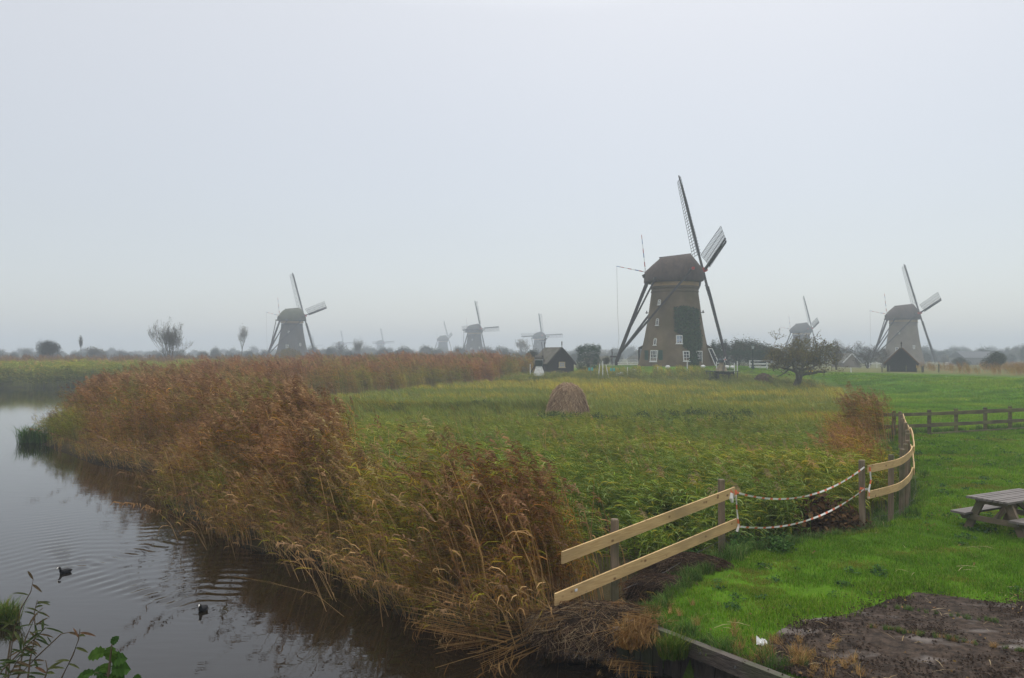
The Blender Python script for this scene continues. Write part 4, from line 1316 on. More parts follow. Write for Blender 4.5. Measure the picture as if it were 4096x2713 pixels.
# ------------------------------------------------------------------ timber edge to the water
m_beam = mat('wet_old_beam', (.080, .064, .052), (.035, .028, .023), scale=2.5, rough=.7, stretch=(1.5, 1.5, 9), bump=.5, spec=.35, c3=(.05, .06, .025), s3=1.5)
m_plank = mat('dark_wet_plank', (.050, .038, .030), (.025, .020, .016), scale=3, rough=.75, stretch=(6, 6, .8), bump=.5, c3=(.035, .05, .012), s3=2)
tw = empty('timber_edging', (BEAM[1][0], BEAM[1][1], 0), 0, 'dark wet timber edging with planks holding the lawn above the water', 'retaining wall')
o_ = Vector((BEAM[1][0], BEAM[1][1], 0))
for (a, b_) in zip(BEAM, BEAM[1:]):
    a = Vector((*a, 0)) - o_; b_ = Vector((*b_, 0)) - o_; d = (b_ - a).normalized(); s = Vector((d.y, -d.x, 0))
    if s.y > 0 and abs(d.x) > .9 or s.x > 0: s = -s
    mb = MB(); mb.bar(a + s * .05 + Vector((0, 0, -.06)), b_ + s * .05 + Vector((0, 0, -.06)), .11, .20); mb.build('beam', m_beam, tw)
    L = (b_ - a).length; k = 0; x = .02
    while x < L:
        w_ = rnd.uniform(.14, .22); p = a + d * (x + w_ / 2) - s * (.04 + rnd.uniform(0, .03))
        mb = MB(); mb.box(p + Vector((0, 0, -.62)), (w_ - .015, .045, .92 + rnd.uniform(-.05, .03)), Matrix((d, s, Vector((0, 0, 1)))).transposed()); mb.build('plank', m_plank, tw)
        x += w_; k += 1
    for x in np.arange(.25, L, .55):
        mb = MB(); p = a + d * x + s * .106 + Vector((0, 0, -.05)); mb.tube([p, p + s * .015], .016, n=7); mb.build('bolt', m_steel, tw)
mb = MB(); mb.bar(Vector((1.62, 10.78, 0)) - o_ - Vector((0, 0, .6)), Vector((1.62, 10.80, .12)) - o_, .12); mb.build('pile', m_plank, tw)

# ------------------------------------------------------------------ coots
m_coot = mat('sooty_black_feathers', (.006, .006, .007), (.014, .014, .016), scale=14, rough=.7, spec=.12)
m_cbill = mat('white_bill', (.75, .74, .70), (.68, .66, .62), scale=8, rough=.45)
m_eye = mat('dark_red_eye', (.12, .01, .01), (.08, .01, .01), rough=.2)
cootlab = ['black coot swimming in open water, head turned half aside, white bill', 'black coot swimming straight towards the viewer near the reed reflections']
for ((cx_, cy_), ang), ds in zip(COOTS, cootlab):
    r = empty('coot', (cx_, cy_, WZ), ang, ds, 'coot', 'coots on the water'); r.scale = (.64,) * 3
    mb = MB(); n = 12
    spine = [(-.215, .055, .012, .010), (-.18, .06, .045, .030), (-.12, .05, .085, .066), (-.03, .042, .105, .085), (.06, .045, .100, .082), (.115, .06, .078, .072), (.145, .095, .052, .052), (.155, .13, .038, .036), (.165, .165, .034, .034), (.180, .195, .036, .036), (.205, .205, .034, .034), (.228, .203, .024, .025), (.240, .201, .012, .014)]
    rows = []
    for i, (x, z, ry, rz) in enumerate(spine):
        a = spine[max(i - 1, 0)]; c = spine[min(i + 1, len(spine) - 1)]
        d = Vector((c[0] - a[0], 0, c[1] - a[1])).normalized(); u = Vector((-d.z, 0, d.x))
        rows.append([Vector((x, 0, z)) + Vector((0, ry * math.cos(2 * math.pi * j / n), 0)) + u * (rz * math.sin(2 * math.pi * j / n)) for j in range(n)])
    mb.rings(rows); body = mb.build('body', m_coot, r, smooth=True)
    mb = MB(); mb.rings([[(x, w_ * math.cos(2 * math.pi * j / 8), z + h_ * math.sin(2 * math.pi * j / 8)) for j in range(8)] for x, z, w_, h_ in ((.222, .212, .018, .024), (.240, .206, .017, .022), (.258, .197, .011, .012), (.276, .190, .003, .004))]); mb.build('bill', m_cbill, r, smooth=True)
    for q in (-1, 1):
        mb = MB(); mb.lathe([(.001, -.006), (.005, -.003), (.006, 0), (.005, .003), (.001, .006)], n=6); e_ = mb.build('eye', m_eye, r); e_.location = (.212, q * .033, .214)
    for q in (-1, 1):
        mb = MB(); mb.rings([[(x, q * (w_ + .012 * math.cos(2 * math.pi * j / 6)), z + h_ * math.sin(2 * math.pi * j / 6)) for j in range(6)] for x, z, w_, h_ in ((-.17, .075, .025, .012), (-.10, .075, .082, .035), (0, .07, .102, .045), (.07, .065, .085, .03))]); mb.build('wing', m_coot, r, smooth=True)

# ------------------------------------------------------------------ haystack of cut reed
STRAW = [(.46, .33, .21), (.37, .26, .165), (.58, .44, .29), (.22, .145, .09), (.42, .31, .21), (.31, .21, .135)]


def straw_mound(name, prof, n, label, cat, pal, seed, length=(.25, .6), width=.012, core=(.08, .055, .035), squash=(1, 1), loc=(0, 0, 0), down=.8):
    r_ = random.Random(seed)
    mb = MB(); mb.col = core; nn = 20
    ph = [r_.uniform(0, 6.28) for _ in range(4)]
    def rad(a, r): return r * (1 + .10 * math.sin(2 * a + ph[0]) + .05 * math.sin(3 * a + ph[1]) + .04 * math.sin(5 * a + ph[2]))
    mb.rings([[(squash[0] * rad(2 * math.pi * j / nn, r * .94) * math.cos(2 * math.pi * j / nn), squash[1] * rad(2 * math.pi * j / nn, r * .94) * math.sin(2 * math.pi * j / nn), z) for j in range(nn)] for r, z in prof])
    zs = [p[1] for p in prof]
    for _ in range(n):
        k = r_.random(); z = zs[0] + (zs[-1] - zs[0]) * k
        for (r0, z0), (r1, z1) in zip(prof, prof[1:]):
            if z0 <= z <= z1 + 1e-9: r = r0 + (r1 - r0) * (z - z0) / (z1 - z0 + 1e-9); sl = (r1 - r0) / (z1 - z0 + 1e-9); break
        a = r_.uniform(0, 2 * math.pi); R = rad(a, r)
        p = Vector((squash[0] * R * math.cos(a), squash[1] * R * math.sin(a), z))
        o = Vector((math.cos(a), math.sin(a), 0)); tg = Vector((-math.sin(a), math.cos(a), 0))
        dn = (o * (-sl) * 1 - Vector((0, 0, 1))).normalized()
        d = (dn * down + tg * r_.gauss(0, .55) + o * r_.uniform(-.02, .25)).normalized()
        L = r_.uniform(*length); g = r_.uniform(.7, 1.25); c = r_.choice(pal); mb.col = tuple(v * g for v in c)
        s = d.cross(o + Vector((r_.gauss(0, .3), r_.gauss(0, .3), r_.gauss(0, .3)))).normalized()
        p = p + o * r_.uniform(-.02, .05)
        mb.ribbon([p - d * L * .5, p + o * .02, p + d * L * .5 + o * r_.uniform(-.03, .05)], [width, width, width * .5], s)
    o = mb.build(name, M_LEAF, loc=loc)
    return tag(o, label, cat)


hx_, hy_ = G(2270, 1655, -.25)
straw_mound('haystack', [(1.30, -.15), (1.22, .25), (1.14, .65), (1.0, 1.1), (.88, 1.45), (.70, 1.75), (.46, 1.95), (.12, 2.0)], 5200, 'domed haystack of cut brown reed standing in the green marsh meadow', 'haystack', STRAW, 3, length=(.35, .95), width=.034, loc=(hx_, hy_, -.3), core=(.07, .048, .032))
hx_, hy_ = G(3055, 1530, .2)
straw_mound('compost_heap', [(1.5, -.1), (1.3, .3), (1.0, .8), (.7, 1.25), (.3, 1.5), (.05, 1.55)], 2600, 'brown heap of garden waste beside the old apple tree', 'heap', [(.13, .08, .05), (.09, .055, .04), (.17, .12, .07), (.10, .10, .04)], 5, length=(.3, .8), width=.05, squash=(1.15, .9), loc=(hx_, hy_, hz(hx_, hy_) - .1), core=(.06, .04, .03))
straw_mound('dead_reed_heap', [(.85, -.25), (.78, .0), (.55, .14), (.2, .22), (.03, .24)], 2600, 'heap of dark rotting reed litter at the corner of the timber edging', 'heap', [(.22, .15, .09), (.13, .08, .05), (.05, .035, .025), (.30, .22, .13), (.05, .035, .025)], 8, length=(.15, .5), width=.007, squash=(1.1, .75), loc=(1.25, 11.35, -.08), core=(.025, .018, .012), down=.35)
straw_mound('peat_mound', [(.72, -.2), (.6, .05), (.4, .17), (.16, .24), (.03, .26)], 2200, 'low dark brown mound of peat and roots behind the fresh board fence', 'heap', [(.09, .055, .04), (.05, .035, .025), (.14, .10, .06), (.07, .045, .03)], 9, length=(.08, .25), width=.008, squash=(1.15, .6), loc=(3.15, 13.95, -.02), core=(.035, .024, .018), down=.3)
straw_mound('peat_mound', [(.5, -.2), (.42, .05), (.25, .14), (.03, .18)], 900, 'small dark peat hump below the lower board of the fresh fence', 'heap', [(.09, .055, .04), (.05, .035, .025), (.16, .11, .07)], 10, length=(.08, .3), width=.008, squash=(1.3, .7), loc=(2.45, 12.95, -.05), core=(.03, .02, .015), down=.3)
# litter: white paper scrap
mb = MB(); c = Vector(G(3045, 2578, .05) + (.05,))
for k in range(5):
    a = rnd.uniform(0, 6.28); p = Vector((.03 * math.cos(a * k), .03 * math.sin(a + k), 0)); mb.poly([p + Vector((-.04, -.02, 0)), p + Vector((.03, -.035, .03)), p + Vector((.04, .03, .05)), p + Vector((-.02, .04, .02 + .02 * k))])
tag(mb.build('paper_scrap', m_white, loc=c), 'crumpled white paper scrap in the grass at the edge of the bare soil', 'litter')
mb = MB(); c = Vector(G(3738, 1968, .1) + (.06,)); mb.poly([(-.06, 0, 0), (.05, -.03, .01), (.07, .02, .06), (-.03, .04, .07)]); mb.poly([(-.05, 0, 0), (.0, -.06, .03), (.04, -.02, .05), (-.02, .03, .03)])
tag(mb.build('paper_scrap', m_white, loc=(9.3, 19.15, .05)), 'white scrap caught low behind the curved fence posts', 'litter')

# ------------------------------------------------------------------ reeds, sedge, lawn: plants too many to count
def pick(r_, pal): return r_.choice(pal)


def reed_clump(seed, n, h, spread, lean, stem_pal, leaf_pal, plume_pal, plume_p=.9, nleaf=(6, 9), leaf_l=(.35, .6), leaf_w=.024, stem_w=.009, low_leaf=.3, plume_n=9):
    r_ = random.Random(seed); mb = MB()
    for _ in range(n):
        bx = r_.gauss(0, spread); by = r_.gauss(0, spread)
        H = h * r_.uniform(.75, 1.1); ln = lean * r_.uniform(.4, 1.5) * H; ly = r_.gauss(0, .10) * H
        def at(t): return Vector((bx - ln * t ** 1.6, by + ly * t, H * t * (1 - .10 * abs(lean) * t)))
        sc = pick(r_, stem_pal); g = r_.uniform(.8, 1.2); mb.col = tuple(v * g for v in sc)
        a = r_.uniform(0, 3.14); side = Vector((math.cos(a), math.sin(a), 0))
        mb.ribbon([at(0), at(.4), at(.75), at(1)], [stem_w, stem_w, stem_w * .8, stem_w * .5], side)
        mb.ribbon([at(0), at(.5), at(.9)], [stem_w, stem_w, stem_w * .6], Vector((-side.y, side.x, 0)))
        for k in range(r_.randint(*nleaf)):
            t_ = low_leaf + (.98 - low_leaf) * r_.random() ** .8; p = at(t_)
            L = r_.uniform(*leaf_l) * (1.1 - .4 * t_); az = math.pi + r_.gauss(0, .55)
            d = Vector((math.cos(az), math.sin(az), 0)); up = r_.uniform(.2, 1.0)
            pts = [p, p + d * L * .35 + Vector((0, 0, L * .30 * up)), p + d * L * .72 + Vector((0, 0, L * .36 * up)), p + d * L + Vector((0, 0, L * (.30 * up - .16)))]
            c = pick(r_, leaf_pal); g = r_.uniform(.7, 1.3); mb.col = tuple(v * g for v in c)
            s = Vector((-d.y, d.x, r_.uniform(-.5, .9))).normalized(); w_ = leaf_w * r_.uniform(.7, 1.2)
            mb.ribbon(pts, [w_ * .6, w_, w_ * .8, 0], s)
        if r_.random() < plume_p:
            top = at(1); tdir = (at(1) - at(.9)).normalized(); c = pick(r_, plume_pal)
            PL = r_.uniform(.30, .48)
            for k in range(plume_n):
                q = k / plume_n; p = top + tdir * (PL * q * .7) - Vector((PL * .25 * q, 0, 0)); g = r_.uniform(.75, 1.25); mb.col = tuple(v * g for v in c)
                az = math.pi + r_.gauss(0, .55); d = Vector((math.cos(az), math.sin(az), 0)); L = PL * r_.uniform(.4, .75) * (1 - .4 * q)
                s = Vector((-d.y, d.x, r_.uniform(-.8, .8))).normalized(); w_ = .030 * r_.uniform(.7, 1.3)
                mb.ribbon([p, p + d * L * .6 + Vector((0, 0, L * .15)), p + d * L + Vector((0, 0, -L * .25))], [w_ * .7, w_, 0], s)
    me = mb.mesh('reed_clump_mesh', M_REED)
    return bpy.data.objects.new('reed_clump_source', me)


def tuft(seed, n, h, spread, pal, w_=.006, droop=.5, wind=(-.15, 0)):
    r_ = random.Random(seed); mb = MB()
    for _ in range(n):
        a = r_.uniform(0, 6.283); rr = spread * math.sqrt(r_.random()); p = Vector((rr * math.cos(a), rr * math.sin(a), -.01))
        H = h * r_.uniform(.5, 1.25); az = r_.uniform(0, 6.283); d = Vector((math.cos(az), math.sin(az), 0)) * H * droop * r_.uniform(.1, 1) + Vector((wind[0], wind[1], 0)) * H
        c = pick(r_, pal); g = r_.uniform(.7, 1.3); mb.col = tuple(v * g for v in c)
        s = Vector((-math.sin(az + r_.uniform(-.8, .8)), math.cos(az), 0)).normalized(); ww = w_ * r_.uniform(.7, 1.3)
        mb.ribbon([p, p + d * .4 + Vector((0, 0, H * .65)), p + d + Vector((0, 0, H * .95))], [ww, ww * .8, 0], s)
    return bpy.data.objects.new('tuft_source', mb.mesh('tuft_mesh', M_REED))


def broad_plant(seed, n, h, spread, pal, size=.05):
    r_ = random.Random(seed); mb = MB()
    for _ in range(n):
        a = r_.uniform(0, 6.283); rr = spread * math.sqrt(r_.random()); z = h * r_.random() ** .6 * (1 - .5 * (rr / spread) ** 2)
        p = Vector((rr * math.cos(a), rr * math.sin(a), z)); c = pick(r_, pal); g = r_.uniform(.7, 1.3); mb.col = tuple(v * g for v in c)
        d = Vector((r_.gauss(0, 1), r_.gauss(0, 1), r_.gauss(0, .5))).normalized(); n_ = (Vector((0, 0, 1)) + Vector((r_.gauss(0, .5), r_.gauss(0, .5), 0))).normalized(); s = d.cross(n_).normalized()
        L = size * r_.uniform(.7, 1.4)
        mb.poly([p, p + d * L * .5 + s * L * .38, p + d * L * 1.1 - Vector((0, 0, L * .15)), p + d * L * .5 - s * L * .38])
    return bpy.data.objects.new('plant_source', mb.mesh('plant_mesh', M_REED))


def scatter(name, pts, rotz, scl, idx, tint, protos, kind='stuff', tilt=None):
    N = len(pts)
    me = bpy.data.meshes.new(name); me.vertices.add(N); me.vertices.foreach_set('co', np.asarray(pts, np.float32).ravel())
    rot = np.zeros((N, 3), np.float32); rot[:, 2] = rotz
    if tilt is not None: rot[:, :2] = tilt
    for nm, tp_, data in (('rot', 'FLOAT_VECTOR', rot), ('tint', 'FLOAT_VECTOR', np.asarray(tint, np.float32)), ('scl', 'FLOAT', np.asarray(scl, np.float32)), ('pick', 'INT', np.asarray(idx, np.int32))):
        a = me.attributes.new(nm, tp_, 'POINT'); a.data.foreach_set('vector' if tp_ == 'FLOAT_VECTOR' else 'value', data.ravel())
    o = bpy.data.objects.new(name, me); COL.objects.link(o)
    ng = bpy.data.node_groups.new('scatter_' + name, 'GeometryNodeTree')
    ng.interface.new_socket('Geometry', in_out='INPUT', socket_type='NodeSocketGeometry'); ng.interface.new_socket('Geometry', in_out='OUTPUT', socket_type='NodeSocketGeometry')
    gi = ng.nodes.new('NodeGroupInput'); go = ng.nodes.new('NodeGroupOutput')
    iop = ng.nodes.new('GeometryNodeInstanceOnPoints'); iop.inputs['Pick Instance'].default_value = True
    j = ng.nodes.new('GeometryNodeGeometryToInstance')
    for p in protos[::-1]:
        oi = ng.nodes.new('GeometryNodeObjectInfo'); oi.inputs['Object'].default_value = p; oi.inputs['As Instance'].default_value = False
        ng.links.new(oi.outputs['Geometry'], j.inputs[0])

    def attr(nm, tp_):
        a = ng.nodes.new('GeometryNodeInputNamedAttribute'); a.data_type = tp_; a.inputs['Name'].default_value = nm; return a
    e2r = ng.nodes.new('FunctionNodeEulerToRotation')
    ng.links.new(attr('rot', 'FLOAT_VECTOR').outputs[0], e2r.inputs[0])
    ng.links.new(gi.outputs[0], iop.inputs['Points']); ng.links.new(j.outputs[0], iop.inputs['Instance'])
    ng.links.new(attr('pick', 'INT').outputs[0], iop.inputs['Instance Index'])
    ng.links.new(e2r.outputs[0], iop.inputs['Rotation']); ng.links.new(attr('scl', 'FLOAT').outputs[0], iop.inputs['Scale'])
    ng.links.new(iop.outputs[0], go.inputs[0])
    md = o.modifiers.new('scatter', 'NODES'); md.node_group = ng
    tag(o, kind=kind)
    return o


def plant_thing(name, pts, rotz, scl, idx, tint, protos, label, cat, loc=(0, 0, 0)):
    """one countable plant: its own single mesh, built from the same leaves"""
    co = []; fc = []; cl = []; k0 = 0
    for p, r, s_, i, tn in zip(pts, rotz, scl, idx, tint):
        me = protos[int(i)].data; n = len(me.vertices); a = np.empty(n * 3, np.float32); me.vertices.foreach_get('co', a); a = a.reshape(-1, 3) * s_
        c, sn = math.cos(r), math.sin(r); b_ = a.copy(); b_[:, 0] = a[:, 0] * c - a[:, 1] * sn; b_[:, 1] = a[:, 0] * sn + a[:, 1] * c
        co.append(b_ + np.asarray(p, np.float32)); col_ = np.empty(n * 4, np.float32); me.color_attributes['Col'].data.foreach_get('color', col_); cl.append(col_.reshape(-1, 4)[:, :3] * np.asarray(tn))
        fc += [[q + k0 for q in f.vertices] for f in me.polygons]; k0 += n
    mb = MB(); mb.v = np.concatenate(co).tolist(); mb.f = fc; mb.c = np.concatenate(cl).tolist()
    return tag(mb.build(name, M_LEAF, loc=loc), label, cat)


def sample_poly(poly, density, ymin=-1e9, ymax=1e9):
    """random points in polygon; density may be a function of (x, y)"""
    poly = np.asarray(poly); lo = poly.min(0); hi = poly.max(0)
    dmax = density if np.isscalar(density) else density[0]
    n = int((hi[0] - lo[0]) * (hi[1] - lo[1]) * dmax)
    x = nrng.uniform(lo[0], hi[0], n); y = nrng.uniform(lo[1], hi[1], n)
    k = poly_sd(poly, x, y) < 0
    # only what the picture, or a step to its side, could see
    k &= (np.abs(x) < y * .66 * 1.12 + 3.5)
    if not np.isscalar(density): k &= nrng.uniform(0, dmax, n) < density[1](x, y)
    return x[k], y[k]


TAN = [(.42, .27, .12), (.34, .21, .09), (.50, .34, .16), (.25, .14, .055)]
OLIVE = [(.24, .185, .018), (.17, .165, .016), (.29, .21, .024), (.36, .18, .018), (.12, .145, .012), (.21, .11, .022)]
BROWN = [(.24, .125, .030), (.30, .155, .034), (.18, .09, .026), (.24, .17, .022), (.16, .13, .014), (.40, .18, .018)]
PLUME = [(.20, .115, .055), (.24, .145, .07), (.15, .08, .04), (.29, .19, .105)]
GREEN = [(.145, .19, .022), (.18, .225, .028), (.10, .15, .018), (.22, .23, .030), (.30, .24, .026), (.115, .17, .030), (.32, .36, .13)]
BLUEG = [(.10, .16, .06), (.13, .19, .08), (.08, .13, .05), (.17, .21, .10)]

brown_p = [reed_clump(10 + i, 9, 2.45, .20, .20, TAN[:3] + BROWN[:2], BROWN + OLIVE[:2], PLUME, low_leaf=.28, leaf_w=.030, leaf_l=(.4, .7)) for i in range(6)]
mixed_p = [reed_clump(30 + i, 9, 2.0, .22, .30, TAN, OLIVE, PLUME, plume_p=.35, low_leaf=.25, stem_w=.011, leaf_w=.028, leaf_l=(.4, .7)) for i in range(5)]
green_p = [reed_clump(50 + i, 11, 1.35, .22, .16, GREEN[:3], GREEN, PLUME, plume_p=.02, low_leaf=.25, leaf_l=(.35, .62), leaf_w=.026, nleaf=(7, 10)) for i in range(6)]
litter_p = [reed_clump(70 + i, 6, 1.35, .35, 1.2, TAN, TAN + OLIVE[:2], PLUME, plume_p=.1, nleaf=(1, 3), stem_w=.009) for i in range(4)]
sedge_p = [tuft(80 + i, 46, .62, .30, GREEN + [(.26, .22, .06)], w_=.022, droop=.55, wind=(-.45, 0)) for i in range(5)]
grass_p = [tuft(90 + i, 120, .075, .26, [(.092, .205, .008), (.115, .24, .010), (.072, .165, .007), (.14, .265, .014), (.19, .24, .04)], w_=.007, droop=.9, wind=(-.1, 0)) for i in range(5)]
long_p = [tuft(100 + i, 60, .28, .12, [(.06, .13, .02), (.08, .16, .03), (.14, .16, .05), (.05, .10, .02)], w_=.009, droop=1.0) for i in range(3)]
straw_tuft_p = [tuft(110 + i, 50, .30, .12, TAN + [(.2, .17, .06)], w_=.008, droop=1.2) for i in range(3)]
nettle_p = [broad_plant(120 + i, 220, .75, .32, [(.035, .085, .018), (.05, .11, .022), (.03, .07, .016), (.07, .13, .03)], .085) for i in range(3)]
herb_p = [broad_plant(130 + i, 180, .55, .38, [(.055, .075, .028), (.07, .095, .03), (.04, .06, .02)], .07) for i in range(3)]


def zat(x, y): return height(x, y)


def V3(x, y, z): return np.stack([x, y, z], 1)


def mixc(a, b, t): t = np.asarray(t)[:, None]; return np.asarray(a) * (1 - t) + np.asarray(b) * t


# --- brown reed bed ------------------------------------------------------
BED = shore[:13] + [(-3.7, 17.0), (-3.3, 18.6), (-4.2, 22), (-5.6, 27), (-8.2, 35), (-13, 47), (-18, 60), (-19, 70), (-13, 84), (-5, 98), (1.5, 108), (4, 116), (-2, 126), (-14, 124), (-30, 112), (-38.5, 98), (-35.5, 88), (-33.5, 76), (-30.2, 60), (-26.8, 47)]
x, y = sample_poly(BED, (6.0, lambda x, y: np.where(y < 30, 6.0, np.where(y < 50, 3.6, 2.0))))
edge = -poly_sd(shore + [(20, 10), (20, 140), (-36, 140), (-36, 80)], x, y)
z = zat(x, y) - .05
n1 = fbm(x * .35, y * .35); n2 = fbm(x * .12 + 40, y * .12)
hs = .80 + .40 * fbm(x * .25 + 9, y * .25) + nrng.normal(0, .06, len(x))
hs = hs * np.where(y < 48, .42 + .58 * sstep(0, 3.2, edge), 1.0) * np.where(y > 62, 1.08, 1.0) * (1 + .15 * sstep(80, 100, y))
tint = mixc((1.0, .93, .84), (.74, 1.14, .62), sstep(.42, .66, n1)) * (.92 + .25 * n2)[:, None]
tint = tint * np.where(y[:, None] > 55, np.array([1.18, 1.0, .86]), 1.0)
n3 = vnoise(x * 1.6, y * 1.3); tint = tint * (.62 + .76 * n3)[:, None]; hs = hs * (.86 + .28 * vnoise(x * .8 + 7, y * .8))
idx = nrng.integers(0, 6, len(x))
mixm = (n1 > .50) | (edge < 1.0)
idx = np.where(mixm & (nrng.random(len(x)) < .75), 6 + nrng.integers(0, 5, len(x)), idx)
scatter('reed_bed', V3(x, y, z), nrng.normal(0, .5, len(x)), hs, idx, tint, brown_p + mixed_p)

# --- mixed olive strip along the near bank --------------------------------
STRIP = shore[10:20] + [(1.0, 12.3), (1.7, 13.2), (1.5, 14.6), (.2, 15.2), (-1.6, 16.2), (-3.2, 18.6), (-4.2, 20.5), (-5.5, 19.5)]
x, y = sample_poly(STRIP, 6.5)
z = zat(x, y) - .05; n1 = fbm(x * .7, y * .7)
hs = .72 + .34 * n1 + nrng.normal(0, .06, len(x))
edge = -poly_sd(shore + [(20, 10), (20, 140), (-36, 140)], x, y); hs = hs * (.45 + .55 * sstep(0, 2.2, edge))
tint = mixc((1.0, .90, .9), (.95, 1.15, .9), sstep(.35, .65, n1)) * (.6 + .8 * vnoise(x * 2.1, y * 1.7))[:, None]
idx = nrng.integers(0, 5, len(x))
idx = np.where(nrng.random(len(x)) < .16, 5 + nrng.integers(0, 6, len(x)), idx)
scatter('mixed_reeds', V3(x, y, z), nrng.normal(0, .45, len(x)), hs, idx, tint, mixed_p + brown_p)

# --- leaning dead stems along the water's edge ----------------------------
px_ = []
sh_ = [Vector((*p, 0)) for p in shore[2:]]
for a, b_ in zip(sh_, sh_[1:]):
    n = int((b_ - a).length * (6 if a.y < 20 else 3))
    for _ in range(n):
        p = a.lerp(b_, rnd.random()); px_.append((p.x + rnd.gauss(.25, .4), p.y + rnd.gauss(.5, .4), WZ + .02))
px_ = np.array(px_); n = len(px_)
scatter('dead_reed_stems', px_, nrng.normal(.6, .85, n), nrng.uniform(.55, 1.1, n), nrng.integers(0, 4, n), np.tile([.95, .9, .85], (n, 1)) * nrng.uniform(.45, 1.05, (n, 1)), litter_p)

# --- two plumed clumps that stand out --------------------------------------
def clump(name, poly, dens, hmul, label, tintc):
    x, y = sample_poly(poly, dens); z = zat(x, y) - .05
    c = np.mean(poly, 0); d = poly_sd(poly, x, y)
    h_ = hmul * nrng.uniform(.8, 1.08, len(x)) * np.where(d > -.3, .85, 1)
    plant_thing(name, V3(x - c[0], y - c[1], z), nrng.normal(0, .35, len(x)), h_, nrng.integers(0, 6, len(x)), np.tile(tintc, (len(x), 1)) * nrng.uniform(.65, 1.25, (len(x), 1)), brown_p, label, 'reed clump', (c[0], c[1], 0))


clump('reed_clump', [(-.85, 13.6), (.0, 13.2), (1.0, 13.1), (1.45, 13.9), (1.0, 14.8), (-.3, 15.1), (-.95, 14.6)], 7, .97, 'dark brown plumed reed clump beside the free end of the board fence', (.90, .78, .70))
clump('reed_clump', [(15.9, 34.0), (17.2, 35.2), (17.7, 36.9), (16.8, 38), (15.8, 36.4)], 6.5, .98, 'brown plumed reed clump where the curved fence meets the old mossy fence', (1.15, 1.08, .98))

# --- green reeds and marsh meadow ------------------------------------------
GREENP = [(-3.2, 18.8), (-1.6, 16.4), (.2, 15.4), (1.6, 14.8), (2.6, 14.6), (3.6, 15.2), (7.5, 18.0), (10.2, 21), (12.6, 25.6), (14.6, 30), (15.6, 34), (16, 42), (10, 45), (2, 44), (-6, 44), (-11, 43), (-7.5, 34), (-5.2, 27), (-4, 22)]


def keepfun(x, y): return np.where(y < 26, 5.2, 3.4) * sstep(46, 38, y + 4 * (fbm(x * .15, y * .15) - .5))


x, y = sample_poly(GREENP, (5.2, keepfun))
z = zat(x, y) - .05; n1 = fbm(x * .22, y * .3); n2 = fbm(x * .7 + 5, y * .9)
hs = (.98 - .40 * sstep(18, 40, y)) * (.80 + .4 * n1) + nrng.normal(0, .05, len(x))
tint = mixc((.80, .92, .86), (1.12, 1.06, .80), sstep(.35, .65, n1)); tint = tint * (.62 + .76 * n2)[:, None]
hs = hs * np.where((x < 4.5) & (y < 16.2) & (x > 1.8), .8, 1)
scatter('green_reeds', V3(x, y, z), nrng.normal(0, .5, len(x)), hs, nrng.integers(0, 6, len(x)), tint, green_p)

MEADOW = [(-11, 42), (-5, 36), (8, 36), (16, 33), (21.5, 50), (28.5, 66), (35.5, 84), (37, 98), (32, 105), (26, 107), (17, 108.5), (11, 116), (4, 114), (-4, 99), (-12.5, 84), (-18.5, 70), (-17, 58)]
x, y = sample_poly(MEADOW, (3.2, lambda x, y: np.where(y < 60, 3.2, 1.5)))
z = zat(x, y) - .03; n1 = fbm(x * .10 + 3, y * .16); n2 = fbm(x * .5, y * .5)
band = np.exp(-((y - 56 - 3 * (n2 - .5)) / 3.0) ** 2) * (x < 4)
yel = sstep(.42, .62, n1) * sstep(44, 52, y)
tint = mixc((.95, 1.0, .85), (1.95, 1.5, .75), yel * (.35 + .65 * sstep(.35, .6, fbm(x * .07 + 11, y * .35)))) * (.8 + .4 * n2)[:, None]
tint = mixc3 = tint * (1 - .35 * band)[:, None]
hs = (.55 + .5 * n2) * (1 + .5 * sstep(70, 95, y)) * (1 + .8 * band)
scatter('marsh_meadow', V3(x, y, z), nrng.normal(0, .5, len(x)), hs, nrng.integers(0, 5, len(x)), tint, sedge_p)
# taller reed fringe in front of the mill garden
FR = [(-3, 99), (1.5, 107), (5, 113), (12, 112), (18, 106.5), (27, 104.5), (33, 102.5), (36, 99), (37, 90), (35, 92), (31, 98), (24, 101), (14, 103.5), (6, 104), (2, 98)]
x, y = sample_poly(FR, 2.2)
scatter('reed_fringe', V3(x, y, zat(x, y)), nrng.normal(0, .5, len(x)), nrng.uniform(.6, .95, len(x)), nrng.integers(0, 6, len(x)), np.tile([1.08, 1.0, .9], (len(x), 1)) * nrng.uniform(.8, 1.2, (len(x), 1)), green_p)
# dark herb patches in the meadow
hp = []
for (cx_, cy_, sx_2, sy_2, n) in ((-8, 57, 6, 1.6, 110), (4, 47, 2.6, .9, 36), (9, 44, 3, 1, 36), (13, 50, 3, 1.2, 24), (-2, 60, 3, 1, 30)):
    for _ in range(n): hp.append((rnd.gauss(cx_, sx_2 * .6), rnd.gauss(cy_, sy_2 * .6)))
hp = np.array(hp); z = zat(hp[:, 0], hp[:, 1]); n = len(hp)
scatter('marsh_herbs', V3(hp[:, 0], hp[:, 1], z), nrng.uniform(0, 6.28, n), nrng.uniform(.7, 1.4, n), nrng.integers(0, 3, n), np.tile([1.1, 1.15, 1.0], (n, 1)), herb_p)

